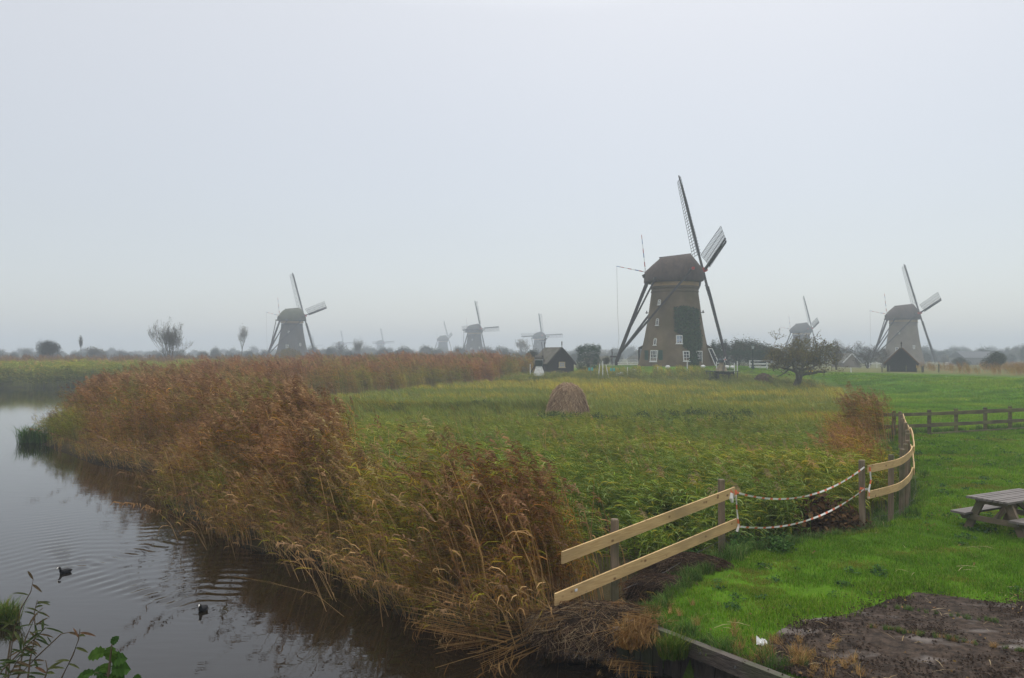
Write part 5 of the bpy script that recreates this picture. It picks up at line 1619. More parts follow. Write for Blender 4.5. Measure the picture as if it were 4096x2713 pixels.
# --- far reeds --------------------------------------------------------------
FAR = [(-90, 101.6), (-60, 101.6), (-46, 102), (-39.5, 97.5), (-31, 112), (-28, 122), (-90, 122)]
x, y = sample_poly(FAR, 1.3)
n1 = fbm(x * .12, y * .2); n2 = fbm(x * .5, y * .3)
scatter('far_green_reeds', V3(x, y, zat(x, y)), nrng.normal(0, .5, len(x)), 1.75 * (.75 + .45 * n2), nrng.integers(0, 6, len(x)), mixc((.95, 1.0, .8), (1.5, 1.25, .8), n1) * (.75 + .5 * n2)[:, None], green_p)
FAR2 = [(-125, 132), (-12, 126), (0, 128), (10, 140), (0, 160), (-140, 160)]
x, y = sample_poly(FAR2, .8); n1 = fbm(x * .06, y * .1)
scatter('far_brown_reeds', V3(x, y, zat(x, y)), nrng.normal(0, .5, len(x)), nrng.uniform(.85, 1.25, len(x)), nrng.integers(0, 11, len(x)), mixc((1.0, .9, .9), (.8, .95, .8), n1) * nrng.uniform(.8, 1.2, (len(x), 1)), brown_p + mixed_p)
FAR3 = [(60, 72), (80, 90), (110, 130), (140, 190), (90, 190), (66, 140), (58, 108), (57, 98)]
x, y = sample_poly(FAR3, .75); n1 = fbm(x * .08, y * .08)
k = (n1 > .42) & ~((y > 135) & (x / y > .44) & (x / y < .60))
x, y, n1 = x[k], y[k], n1[k]
scatter('marsh_reeds', V3(x, y, zat(x, y)), nrng.normal(0, .5, len(x)), nrng.uniform(.3, .6, len(x)), nrng.integers(0, 11, len(x)), mixc((1.1, 1.02, 1.1), (1.0, 1.0, .95), n1) * nrng.uniform(.8, 1.2, (len(x), 1)), mixed_p + brown_p)

# --- lawn --------------------------------------------------------------------
LAWNP = [(1.6, 11.0), (3.2, 13.5), (4.3, 14.8), (8.2, 17.3), (11.2, 21.2), (12.8, 24.3), (15.4, 30), (16.8, 34.5), (17.5, 36.3), (30, 41), (30, 20), (16, 8), (5.4, 6.4), (3.4, 9.1), (2.1, 10.8)]
x, y = sample_poly(LAWNP, (26, lambda x, y: np.where(y < 17, 26, np.where(y < 24, 17, 9))))
k = poly_sd(SOIL, x, y) > .12 + .10 * (vnoise(x * 5, y * 5) - .5)
x, y = x[k], y[k]
n1 = fbm(x * .45, y * .6); n2 = fbm(x * 1.8, y * 2.2)
sc = np.where(y < 17, .95, np.where(y < 24, 1.1, 1.4)) * (.85 + .3 * n2)
border = sstep(.9, .1, poly_sd(SOIL, x, y)); sc = sc * (1 + .5 * border)
tint = mixc((.80, .86, .85), (1.12, 1.04, 1.1), sstep(.3, .7, n1)) * (.72 + .56 * n2)[:, None]
wear = sstep(.60, .72, fbm(x * .8 + 31, y * 1.0 + 7))[:, None]; tint = tint * (1 - wear) + np.array([1.25, .72, 1.6]) * wear; sc = sc * (1 - .35 * wear[:, 0])
scatter('lawn_grass', V3(x, y, zat(x, y)), nrng.uniform(0, 6.28, len(x)), sc, nrng.integers(0, 5, len(x)), tint, grass_p)
DY = [(17.5, 37), (31, 41.5), (60, 45), (54, 70), (50.5, 90), (45, 101), (35, 111), (28, 114), (29, 108.5), (36, 101), (38.5, 97), (37, 84), (30, 66), (23, 50)]
x, y = sample_poly(DY, (4.0, lambda x, y: np.where(y < 60, 4.0, 2.0)))
n1 = fbm(x * .2, y * .3); n2 = fbm(x * .9, y * 1.1)
scatter('dyke_grass', V3(x, y, zat(x, y)), nrng.uniform(0, 6.28, len(x)), np.where(y < 60, 1.8, 2.6) * (.6 + .7 * n2), nrng.integers(0, 5, len(x)), mixc((.9, .98, .9), (1.5, 1.22, 1.2), sstep(.3, .7, n1)) * (.55 + .9 * n2)[:, None], grass_p)
# long grass under fences, at posts, over the timber edge and along the slab joints
lp = []
for (x, y) in FENCE[1:]:
    for _ in range(16): lp.append((x + rnd.gauss(-.05, .25), y + rnd.gauss(0, .25), 0, rnd.uniform(.6, 1.1)))
for k in range(150):
    t_ = rnd.random(); lp.append((17.0 + 13 * t_ + rnd.gauss(0, .3), 36.2 + 5 * t_ + rnd.gauss(0, .25), 0, rnd.uniform(.5, 1.2)))
for (a, b_, n, s_) in (((2.04, 10.80), (3.2, 9.2), 38, .8), ((1.5, 10.75), (2.04, 10.85), 12, .9), ((1.7, 11.1), (3.4, 13.7), 60, .7), ((2.7, 13.2), (3.9, 14.6), 30, .9), ((4.2, 14.6), (7.6, 17.2), 90, .9)):
    for _ in range(n):
        t_ = rnd.random(); lp.append((a[0] + (b_[0] - a[0]) * t_ + rnd.gauss(.06, .1), a[1] + (b_[1] - a[1]) * t_ + rnd.gauss(.08, .1), 0, s_ * rnd.uniform(.5, 1.1)))
for (p0, p1, dens) in (((3463, 2514), (4150, 2625), 34), ((3504, 2428), (4018, 2500), 22)):
    a = G(*p0); b_ = G(*p1)
    for _ in range(dens):
        t_ = rnd.random(); lp.append((a[0] + (b_[0] - a[0]) * t_ + rnd.gauss(0, .02), a[1] + (b_[1] - a[1]) * t_ + rnd.gauss(0, .02), .02, rnd.uniform(.14, .3)))
for _ in range(60):
    lp.append((rnd.uniform(8, 12.5), rnd.uniform(18, 24), 0, rnd.uniform(.25, .5)))
lp = np.array(lp); n = len(lp)
scatter('long_grass', V3(lp[:, 0], lp[:, 1], zat(lp[:, 0], lp[:, 1]) + lp[:, 2]), nrng.uniform(0, 6.28, n), lp[:, 3], nrng.integers(0, 3, n), nrng.uniform(.75, 1.2, (n, 1)) * np.array([[1, 1, 1]]), long_p)
# straw litter on the soil and round the timber edge
lp = []
for _ in range(70): t_ = rnd.random(); lp.append((2.9 + rnd.gauss(.5, .45), 9.6 + rnd.gauss(0, .5), .03, rnd.uniform(.25, .6)))
for _ in range(60): lp.append((rnd.gauss(1.3, .5), rnd.gauss(11.3, .35), .05, rnd.uniform(.2, .5)))
for _ in range(40): t_ = rnd.random(); a = G(3463, 2514); b_ = G(4150, 2625); lp.append((a[0] + (b_[0] - a[0]) * t_, a[1] + (b_[1] - a[1]) * t_, .02, rnd.uniform(.1, .25)))
lp = np.array(lp); n = len(lp); base_z = np.where(lp[:, 2] < -.05, lp[:, 2], zat(lp[:, 0], lp[:, 1]) + lp[:, 2])
scatter('straw_litter', V3(lp[:, 0], lp[:, 1], base_z), nrng.uniform(0, 6.28, n), lp[:, 3], nrng.integers(0, 3, n), nrng.uniform(.7, 1.15, (n, 1)) * np.array([[1, .95, .85]]), straw_tuft_p, tilt=nrng.normal(0, .5, (n, 2)))

# cut reed lying flat in a tangle by the timber edge and over the bank
fp = []
for _ in range(8): fp.append((rnd.uniform(1.2, 2.0), rnd.gauss(11.0, .2), rnd.uniform(-.56, -.35), rnd.uniform(.35, .7), rnd.gauss(.35, .9)))
for _ in range(9): fp.append((rnd.uniform(.6, 2.1), rnd.gauss(11.5, .3), rnd.uniform(-.12, .06), rnd.uniform(.45, .8), rnd.gauss(.2, .8)))
for _ in range(8): fp.append((rnd.uniform(1.85, 2.0), rnd.gauss(10.9, .05), .06, rnd.uniform(.45, .7), 1.2 + rnd.gauss(0, .15)))
for _ in range(5): fp.append((rnd.uniform(-1.0, 1.0), rnd.uniform(11.4, 12.2), rnd.uniform(-.5, -.25), rnd.uniform(.8, 1.2), rnd.gauss(.4, .4)))
fp = np.array(fp); n = len(fp)
scatter('cut_reed_litter', fp[:, :3], fp[:, 4], fp[:, 3], nrng.integers(0, 4, n), nrng.uniform(.35, .85, (n, 1)) * np.array([[1, .92, .8]]), [reed_clump(170 + i, 16, 1.5, .10, .05, TAN, TAN, PLUME, plume_p=0, nleaf=(1, 3), stem_w=.010, leaf_l=(.2, .4), leaf_w=.016) for i in range(4)], tilt=np.stack([nrng.normal(0, .15, n), nrng.normal(-1.45, .16, n)], 1))
# tan reeds along the inner side of the curved fence
FS = [(10.4, 21.3), (12.0, 25), (13.6, 28.6), (15.4, 33), (16.2, 36), (15.2, 36.5), (13.6, 33), (12.0, 29), (10.6, 25.5), (9.6, 22)]
x, y = sample_poly(FS, 3.2)
scatter('fence_reeds', V3(x, y, zat(x, y)), nrng.normal(0, .5, len(x)), nrng.uniform(.42, .85, len(x)), nrng.integers(0, 5, len(x)), nrng.uniform(.75, 1.25, (len(x), 1)) * np.array([[1.15, 1.0, .9]]), mixed_p)

# tall dry stalks standing and broken among the reeds near the bank, single plumed reeds in the marsh
stalk_p = [reed_clump(190 + i, 3, 2.3, .22, .42, TAN, TAN[:2] + OLIVE[:3], PLUME, plume_p=.6, nleaf=(1, 3), stem_w=.014, leaf_w=.03, leaf_l=(.3, .6)) for i in range(5)]
st = [(rnd.uniform(0, 1), rnd.gauss(.9, .6)) for _ in range(64)]
seg = shore[6:20]; sp_ = []
for t_, d_ in st:
    k = t_ * (len(seg) - 1.001); i = int(k); f_ = k - i
    sp_.append((seg[i][0] + (seg[i + 1][0] - seg[i][0]) * f_ + d_ * .8, seg[i][1] + (seg[i + 1][1] - seg[i][1]) * f_ + max(.05, d_)))
for _ in range(40): sp_.append((rnd.uniform(-3, 9), rnd.uniform(17, 34)))
sp_ = np.array(sp_); n = len(sp_); sp_ = sp_[poly_sd(WATER, sp_[:, 0], sp_[:, 1]) > -.1]; sp_ = sp_[poly_sd(LAWN, sp_[:, 0], sp_[:, 1]) > .5]; n = len(sp_)
scatter('dry_reed_stalks', V3(sp_[:, 0], sp_[:, 1], zat(sp_[:, 0], sp_[:, 1]) - .05), nrng.normal(.1, .8, n), np.where(sp_[:, 1] > 17.5, .75, 1.0) * nrng.uniform(.65, 1.1, n), nrng.integers(0, 5, n), nrng.uniform(.7, 1.15, (n, 1)) * np.array([[1, .97, .9]]), stalk_p)
# low weeds in the lawn
weed_p = [broad_plant(230 + i, 26, .06, .11, [(.045, .10, .02), (.06, .12, .03), (.04, .085, .035)], .05) for i in range(3)]
ax_, ay_ = sample_poly(LAWNP, (2.6, lambda x, y: 2.6 * sstep(.45, .6, fbm(x * .5 + 3, y * .6))))
k = poly_sd(SOIL, ax_, ay_) > .2; ax_, ay_ = ax_[k], ay_[k]; n = len(ax_)
scatter('lawn_weeds', V3(ax_, ay_, zat(ax_, ay_) + .02), nrng.uniform(0, 6.28, n), nrng.uniform(.6, 1.5, n), nrng.integers(0, 3, n), nrng.uniform(.7, 1.3, (n, 1)) * np.ones((1, 3)), weed_p)
# crumbs of earth
def crumbs(seed):
    r_ = random.Random(seed); mb = MB()
    for _ in range(26):
        c = Vector((r_.gauss(0, .12), r_.gauss(0, .12), r_.uniform(-.004, .012))); q = r_.uniform(.005, .016); g = r_.uniform(.5, 1.6); mb.col = (.042 * g, .029 * g, .021 * g)
        vs = [mb.vert(c + Vector((q * dx * r_.uniform(.7, 1.2), q * dy * r_.uniform(.7, 1.2), q * dz * r_.uniform(.6, 1)))) for dx, dy, dz in ((1, 0, 0), (0, 1, 0), (-1, 0, 0), (0, -1, 0), (0, 0, 1))]
        for k in range(4): mb.f.append([vs[k], vs[(k + 1) % 4], vs[4]])
    return bpy.data.objects.new('crumb_source', mb.mesh('crumb_mesh', M_REED))
crumb_p = [crumbs(240 + i) for i in range(4)]
ax_, ay_ = sample_poly(SOIL, (40, lambda x, y: 40 * sstep(.40, .62, fbm(x * 1.2, y * 1.6)) + 4)); n = len(ax_)
scatter('soil_crumbs', V3(ax_, ay_, np.full(n, .035)), nrng.uniform(0, 6.28, n), nrng.uniform(.7, 1.5, n), nrng.integers(0, 4, n), nrng.uniform(.7, 1.3, (n, 1)) * np.ones((1, 3)), crumb_p)
# bits of straw and fallen leaves lying on the lawn and the soil
def flat_bits(seed, n, L, w_, pal):
    r_ = random.Random(seed); mb = MB()
    for _ in range(n):
        p = Vector((r_.gauss(0, .12), r_.gauss(0, .12), r_.uniform(.0, .02))); a = r_.uniform(0, 6.28); d = Vector((math.cos(a), math.sin(a), r_.uniform(-.05, .12))); l_ = L * r_.uniform(.4, 1.3); c = r_.choice(pal); g = r_.uniform(.7, 1.2); mb.col = tuple(v * g for v in c)
        mb.ribbon([p, p + d * l_ * .5 + Vector((0, 0, .012)), p + d * l_], [w_ * .7, w_, w_ * .3], Vector((-d.y, d.x, .2)).normalized())
    return bpy.data.objects.new('bits_source', mb.mesh('bits_mesh', M_REED))
bits_p = [flat_bits(210 + i, 3, .22, .008, [(.42, .33, .18), (.34, .25, .13), (.5, .4, .24)]) for i in range(3)] + [flat_bits(214, 4, .05, .03, [(.22, .14, .06), (.3, .2, .07), (.16, .09, .05)])]
bx_, by_ = sample_poly(LAWNP, 1.1); sx2, sy2 = sample_poly(SOIL, 3.0)
k = poly_sd(SOIL, bx_, by_) > 0; bx_, by_ = bx_[k], by_[k]
ax_ = np.concatenate([bx_, sx2]); ay_ = np.concatenate([by_, sy2]); n = len(ax_)
scatter('fallen_straw', V3(ax_, ay_, zat(ax_, ay_) + np.where(poly_sd(SOIL, ax_, ay_) > 0, .055, .045)), nrng.uniform(0, 6.28, n), nrng.uniform(.6, 1.4, n), nrng.integers(0, 4, n), nrng.uniform(.6, 1.1, (n, 1)) * np.ones((1, 3)), bits_p)

# nettles and bramble by the tape
for i, (x, y, s, lab, tn) in enumerate(((4.75, 15.25, .68, 'dark green nettle patch under the barrier tape by the first post', (1, 1, 1)), (3.3, 14.75, .8, 'low green nettles behind the board fence', (1.05, 1.1, 1)), (7.3, 17.8, 1.9, 'dark brown withered bush beside the round post of the curved fence', (1.5, .62, .8)))):
    pts = np.array([(rnd.gauss(0, .32), rnd.gauss(0, .22)) for _ in range(11)])
    plant_thing('nettle_patch' if i < 2 else 'withered_bush', V3(pts[:, 0], pts[:, 1], np.zeros(11)), nrng.uniform(0, 6, 11), s * nrng.uniform(.6, 1.1, 11), nrng.integers(0, 3, 11), np.tile(tn, (11, 1)) * nrng.uniform(.7, 1.2, (11, 1)), nettle_p if i < 2 else herb_p, lab, 'nettles' if i < 2 else 'bush', (x, y, hz(x, y) - .05))
# grass tussock by the reed point and in the near-left water
for i, (px, py, s, lab) in enumerate(((150, 1770, 2.6, 'dark green grass tussock at the tip of the brown reed point'), (-12, 2490, 1.0, 'mossy grass tussock rising from the water by dead twigs'), (2690, 2640, .9, 'small grass tuft hanging from the timber edging'), (2520, 2600, .9, 'dry straw tuft hanging over the timber edging'))):
    x, y = G(px, py, WZ if i < 2 else -.2)
    pts = np.array([(rnd.uniform(-.28, .28) * s, rnd.gauss(0, .07 * s)) for _ in range(14)])
    if i >= 2: pts *= .35
    plant_thing('grass_tussock', V3(pts[:, 0], pts[:, 1], np.zeros(14)), nrng.uniform(0, 6, 14), s * nrng.uniform(.7, 1.2, 14), nrng.integers(0, 3, 14), np.tile((.75, .85, .75) if i == 0 else (1.0, .85, .5), (14, 1)), straw_tuft_p if i == 3 else long_p, lab, 'grass tussock', (x, y, (WZ + .02) if i < 2 else -.15))

# ------------------------------------------------------------------ trees and bushes
m_bark = mat('dark_bark', (.055, .045, .035), (.085, .075, .055), scale=6, rough=.95, bump=.5, c3=(.075, .085, .03), s3=2)
m_barkg = mat('grey_bark', (.09, .085, .075), (.06, .055, .05), scale=6, rough=.95, bump=.4)


def tree_meshes(key, seed, H, W, trunk_h, trunk_r, levels, kids, leaf_n, leaf_s, leaf_pal, twig_pal, up=.25, spread=.9, bark=None, gnarl=.25, multi=1, twig_w=.03, clear=0.0):
    """trunk mesh (stem and limbs) and crown mesh (twigs and leaves), fitted to height H and width W"""
    r_ = random.Random(seed); T_ = MB(); Cn = MB()
    tips = []

    def grow(p, d, L, r, lv):
        if lv >= 2 and p.z < clear * .8: return
        n = 4 if lv < 2 else 3
        pts = [p]; dirs = [d]
        for k in range(n):
            d = (d + Vector((r_.gauss(0, gnarl), r_.gauss(0, gnarl), r_.gauss(0, gnarl) + up * .35)) * (.35 if lv == 0 else 1)).normalized()
            p = p + d * (L / n); pts.append(p); dirs.append(d)
        rr = [max(.006, r * (1 - .55 * k / n)) for k in range(n + 1)]
        if lv <= 1 or (lv == 2 and levels > 3): T_.tube(pts, rr, n=7 if lv == 0 else 5, cap=False)
        else:
            g = r_.uniform(.7, 1.2); c = r_.choice(twig_pal); Cn.col = tuple(v * g for v in c)
            a = r_.uniform(0, 3.14); Cn.ribbon(pts, [max(twig_w * .5, q * 1.6) for q in rr], Vector((math.cos(a), math.sin(a), .2)))
            Cn.ribbon(pts, [max(twig_w * .4, q * 1.4) for q in rr], Vector((-math.sin(a), math.cos(a), .2)))
        if lv >= levels:
            for q in pts[1:]: tips.append(q)
            return
        nk = kids[min(lv, len(kids) - 1)]
        for k in range(nk):
            t_ = r_.uniform(.35, 1.0) if lv else r_.uniform(.25 if multi > 1 else .55, 1.0)
            i = min(n, max(1, int(round(t_ * n)))); q = pts[i]; dd = dirs[i]
            az = r_.uniform(0, 6.283) if lv else 6.283 * (k + r_.uniform(-.3, .3)) / nk
            side = Vector((math.cos(az), math.sin(az), 0)); side = (side - dd * side.dot(dd))
            if side.length < .1: side = Vector((1, 0, 0))
            nd = (dd * (1 - .45 * spread) + side.normalized() * spread * r_.uniform(.6, 1.2) + Vector((0, 0, up * .4))).normalized()
            grow(q, nd, L * r_.uniform(.55, .85) * (1.0 if lv else 1.35), rr[i] * .62, lv + 1)

    for m_ in range(multi):
        a = 6.283 * m_ / multi
        sp0 = r_.uniform(.08, .55) if multi > 1 else .05; d0 = Vector((math.cos(a) * sp0, math.sin(a) * sp0, 1)).normalized()
        grow(Vector((r_.gauss(0, .12) if multi > 1 else 0, r_.gauss(0, .12) if multi > 1 else 0, -.2)), d0, trunk_h, trunk_r, 0)
    # fit
    allv = np.array(T_.v + Cn.v); zmax = np.percentile(allv[:, 2], 99.5); rad = np.percentile(np.hypot(allv[:, 0], allv[:, 1]), 98)
    # spreading part is scaled, trunk foot keeps its girth
    fz = H / zmax; fr = (W / 2) / rad
    def fit(v):
        k = 1 if multi > 1 else min(1, max(0, v[2] / (trunk_h * .9))); f_ = 1 + (fr - 1) * k
        return (v[0] * f_, v[1] * f_, v[2] * fz if v[2] > 0 else v[2])
    T_.v = [fit(v) for v in T_.v]; Cn.v = [fit(v) for v in Cn.v]; tips = [Vector(fit(t_)) for t_ in tips]
    for _ in range(leaf_n):
        q = r_.choice(tips) + Vector((r_.gauss(0, .12), r_.gauss(0, .12), r_.gauss(0, .10))) * (leaf_s / .12)
        c = r_.choice(leaf_pal); g = r_.uniform(.65, 1.35); Cn.col = tuple(v * g for v in c)
        d = Vector((r_.gauss(0, 1), r_.gauss(0, 1), r_.gauss(0, .7))).normalized(); s = d.orthogonal().normalized(); L = leaf_s * r_.uniform(.6, 1.4)
        Cn.quad(q - d * L * .5, q + s * L * .3, q + d * L * .5, q - s * L * .3)
    return T_.mesh('trunk', bark or m_bark, True), Cn.mesh('crown', M_LEAF)


def bush_meshes(seed, H, W, n, leaf_s, pal, box=0.0, lobes=7, base=0.0, spiky=0.0):
    """dense foliage through a lobed volume, uneven outline; trunk = a few stems"""
    r_ = random.Random(seed); Cn = MB(); T_ = MB()
    lob = []
    for k in range(lobes):
        a = r_.uniform(0, 6.283); q = r_.uniform(.1, .62)
        lob.append((Vector((math.cos(a) * q * W / 2, math.sin(a) * q * W / 2, H * r_.uniform(.35, .68))), r_.uniform(.30, .5)))
    lob.append((Vector((0, 0, H * .5)), .62))
    for k in range(n):
        if box:
            p = Vector((r_.uniform(-1, 1), r_.uniform(-1, 1), r_.uniform(0, 1)))
            ax = r_.randint(0, 2)
            if r_.random() < .75:
                if ax < 2: p[ax] = math.copysign(r_.uniform(.82, 1.06), p[ax])
                else: p.z = r_.uniform(.88, 1.06)
            q = Vector((p.x * W / 2, p.y * W / 2 * box, p.z * H))
            q.z += H * (.30 * (vnoise(np.array([q.x * 2.3 + seed]), np.array([q.y * 2.3]))[0] - .5) + .10 * abs(r_.gauss(0, .6))) * p.z; q.x *= 1 + .22 * (vnoise(np.array([q.z * 2.1]), np.array([seed * 1.0]))[0] - .5)
        else:
            c, rr = r_.choice(lob); d = Vector((r_.gauss(0, 1), r_.gauss(0, 1), r_.gauss(0, 1))).normalized(); t_ = r_.random() ** .45
            q = c + Vector((d.x * W / 2, d.y * W / 2, d.z * H * .72)) * (rr * t_)
            if spiky and r_.random() < spiky: q.z += abs(r_.gauss(0, H * .10))
            if q.z < base or q.z < 0.02: q.z = base + r_.uniform(0, H * .3)
        c = r_.choice(pal); g = r_.uniform(.6, 1.4); Cn.col = tuple(v * g for v in c)
        d = Vector((r_.gauss(0, 1), r_.gauss(0, 1), r_.gauss(0, .8) + .3)).normalized(); s = d.orthogonal().normalized(); L = leaf_s * r_.uniform(.6, 1.5)
        Cn.quad(q - d * L * .5, q + s * L * .28, q + d * L * .5, q - s * L * .28)
    for k in range(7):
        a = r_.uniform(0, 6.283); T_.tube([(0, 0, -.2), (math.cos(a) * W * .12, math.sin(a) * W * .12, H * .3), (math.cos(a) * W * .3, math.sin(a) * W * .3, H * .75)], [.07, .05, .015], n=5)
    return T_.mesh('trunk', m_bark, True), Cn.mesh('crown', M_LEAF)


GRTW = [(.075, .062, .05), (.095, .08, .065), (.06, .05, .045)]
OLTW = [(.075, .068, .035), (.10, .085, .045), (.06, .055, .035)]
PROTO = {
    'apple': lambda: tree_meshes('apple', 5, 6.1, 9.0, 1.5, .40, 4, (6, 6, 6, 5), 9500, .16, [(.13, .115, .035), (.16, .125, .04), (.10, .10, .035), (.08, .07, .04)], OLTW, up=.15, spread=1.0, clear=1.5, gnarl=.30, twig_w=.055),
    'bare': lambda: tree_meshes('bare', 11, 5.5, 6.5, 1.6, .22, 4, (5, 5, 5, 4), 1500, .15, [(.07, .06, .035), (.09, .07, .04)], GRTW, up=.25, spread=.85, gnarl=.24, twig_w=.05),
    'willow': lambda: tree_meshes('willow', 23, 7.2, 7.0, 3.8, .06, 3, (4, 4, 4), 3200, .15, [(.10, .115, .06), (.12, .13, .07), (.09, .095, .06)], [(.14, .12, .10), (.11, .10, .08)], up=.8, spread=.40, gnarl=.09, multi=12, twig_w=.05),
    'slim': lambda: tree_meshes('slim', 31, 8.0, 3.6, 2.6, .18, 3, (6, 5, 4), 1100, .22, [(.14, .13, .09), (.17, .145, .10)], [(.15, .13, .11), (.12, .105, .09)], up=.75, spread=.5, gnarl=.14, twig_w=.06),
    'round': lambda: bush_meshes(41, 4.2, 5.2, 6500, .17, [(.034, .048, .022), (.044, .058, .028), (.03, .04, .02), (.058, .063, .03)]),
    'autumn': lambda: bush_meshes(43, 3.2, 7.0, 5000, .20, [(.16, .12, .035), (.13, .115, .035), (.10, .10, .035), (.19, .13, .035)], spiky=.2),
    'scrub': lambda: bush_meshes(47, 4.0, 5.0, 2400, .26, [(.085, .08, .045), (.07, .075, .04), (.10, .085, .05), (.06, .06, .035)], spiky=.35, lobes=5),
    'hazel': lambda: bush_meshes(53, 5.4, 5.6, 5200, .22, [(.04, .055, .026), (.05, .06, .03), (.034, .048, .024), (.07, .06, .035)], spiky=.3, lobes=8),
    'conifer': lambda: bush_meshes(59, 3.1, 2.8, 6500, .15, [(.028, .055, .022), (.036, .07, .028), (.022, .04, .018)], box=.9),
    'spruce': lambda: bush_meshes(61, 5.2, 2.6, 3200, .18, [(.03, .05, .025), (.04, .06, .03), (.025, .04, .02)], spiky=.5, lobes=4),
    'poplar': lambda: tree_meshes('poplar', 67, 9.0, 4.0, 3.4, .16, 3, (6, 5, 4), 1800, .26, [(.07, .07, .045), (.085, .08, .05)], GRTW, up=.85, spread=.4, gnarl=.12, twig_w=.07),
}
TREES = [  # kind, px, base row, distance, height scale, width scale, name, label, category
    ('apple', 3183, 1536, 91, 1, 1, 'apple_tree', 'gnarled old apple tree with wide low crown and leaning dark trunk on the dyke slope', 'tree'),
    ('bare', 3345, 1478, 125, .85, .75, 'bare_tree', 'dark bare twiggy tree showing just beyond the gnarled apple tree', 'tree'),
    ('bare', 3470, 1492, 150, 1.05, 1.15, 'bare_tree', 'wide bare tree standing under the tail pole of the pale brick mill', 'tree'),
    ('bare', 3538, 1488, 165, .9, .9, 'bare_tree', 'bare tree partly behind the black thatched shed', 'tree'),
    ('round', 205, 1436, 165, 1.05, 1.15, 'round_bush', 'dark green dense round bush alone on the misty reed horizon', 'bush'),
    ('hazel', 172, 1440, 215, 1.05, 1.0, 'pale_tree', 'pale leafy tree just behind the dark round bush', 'tree'),
    ('willow', 678, 1448, 150, 1.05, 1.02, 'willow', 'tall many-stemmed willow with feathery leaves on the misty horizon', 'tree'),
    ('slim', 967, 1420, 260, 1.18, 1.1, 'slender_tree', 'slender pale tree with narrow oval crown near the mossy-capped mill', 'tree'),
    ('autumn', 1165, 1448, 190, 1.15, 1.15, 'autumn_bush', 'broad ochre bush in front of the mossy-capped mill', 'bush'),
    ('bare', 1365, 1430, 240, .85, .6, 'bare_tree', 'small crooked bare tree under the faintest mills', 'tree'),
    ('willow', 1432, 1432, 250, .85, .55, 'thin_poplar', 'thin upright bare poplar stems next to a crooked bare tree', 'tree'),
    ('round', 1318, 1436, 260, 1.0, .62, 'scrub_bush', 'leafy bush at the foot of the mossy-capped mill sails', 'bush'),
    ('hazel', 1700, 1436, 330, 1.15, 1.7, 'hazy_tree', 'broad pale hazy tree before the misty upright-sailed mill', 'tree'),
    ('hazel', 1835, 1436, 330, 1.0, 1.2, 'hazy_tree', 'pale hazy tree standing against the front-turned grey mill', 'tree'),
    ('round', 1975, 1442, 330, 1.2, 1.12, 'hazy_bush', 'round hazy bush directly past the front-turned grey mill', 'bush'),
    ('slim', 2098, 1440, 290, .95, 1.9, 'hazy_tree', 'pale round-topped tree near the front-on misty mill', 'tree'),
    ('hazel', 2140, 1462, 150, .62, 1.0, 'twiggy_bush', 'twiggy brown bush behind the miniature post mill', 'bush'),
    ('bare', 2222, 1470, 122, .70, .60, 'bare_tree', 'low bare tree with knobbly twigs behind the boarded shed', 'tree'),
    ('autumn', 2105, 1494, 112, .62, .42, 'brown_bush', 'small brownish bush at the foot of the slim white stake', 'bush'),
    ('conifer', 2354, 1487, 116, 1.03, 1, 'conifer', 'square dense dark green conifer beside the boarded shed', 'conifer'),
    ('scrub', 2422, 1474, 130, .42, .42, 'low_bush', 'low dark bush under the tail pole of the big mill', 'bush'),
    ('slim', 2408, 1432, 330, .45, 2.0, 'hazy_tree', 'faint hazy tree between the square conifer and the tail pole', 'tree'),
    ('spruce', 2858, 1452, 133, .92, 1, 'spruce', 'pointed dark spruce touching the lower sail of the big mill', 'conifer'),
    ('spruce', 2893, 1452, 135, .80, 1.1, 'spruce', 'second dark spruce behind the hedge, lower and wider', 'conifer'),
    ('hazel', 2948, 1455, 136, .86, 1.0, 'leafy_tree', 'olive leafy tree behind the hedge beside the lamp post', 'tree'),
    ('hazel', 3003, 1455, 138, .88, 1.0, 'leafy_tree', 'olive leafy tree straight behind the lamp post', 'tree'),
    ('hazel', 3058, 1460, 140, .80, 1.0, 'leafy_tree', 'thinner olive tree behind the white gate', 'tree'),
    ('round', 3735, 1462, 330, 1.75, 1.7, 'hazy_tree', 'big hazy tree touching the lower sail of the pale brick mill', 'tree'),
    ('round', 3785, 1462, 335, 1.85, 1.5, 'hazy_tree', 'big hazy tree, middle one of the grey group behind the barn end', 'tree'),
    ('round', 3832, 1462, 340, 1.65, 1.25, 'hazy_tree', 'hazy tree at the barn end of the grey group', 'tree'),
    ('round', 3843, 1472, 172, .62, .85, 'round_bush', 'smaller round bush in front of the long grey barn', 'bush'),
    ('round', 3978, 1502, 122, .82, .78, 'round_bush', 'larger round dark bush beside the dyke path', 'bush'),
    ('poplar', 4025, 1462, 330, .85, 1, 'hazy_poplar', 'hazy bare poplar above the larger round bush', 'tree'),
    ('poplar', 4062, 1464, 320, .9, 1, 'hazy_poplar', 'hazy bare poplar between two others near the picture edge', 'tree'),
    ('poplar', 4100, 1464, 310, .95, 1, 'hazy_poplar', 'hazy bare poplar cut by the picture edge', 'tree'),
    ('slim', 3930, 1462, 380, .7, 2, 'hazy_tree', 'very faint low tree above the barn roof', 'tree'),
    ('poplar', 325, 1432, 200, .62, .3, 'pointed_conifer', 'small pointed brown tree sticking up from low scrub', 'tree'),
    ('scrub', 385, 1432, 230, .85, 1.4, 'low_bush', 'low pale bush beside the small pointed brown tree', 'bush'),
]
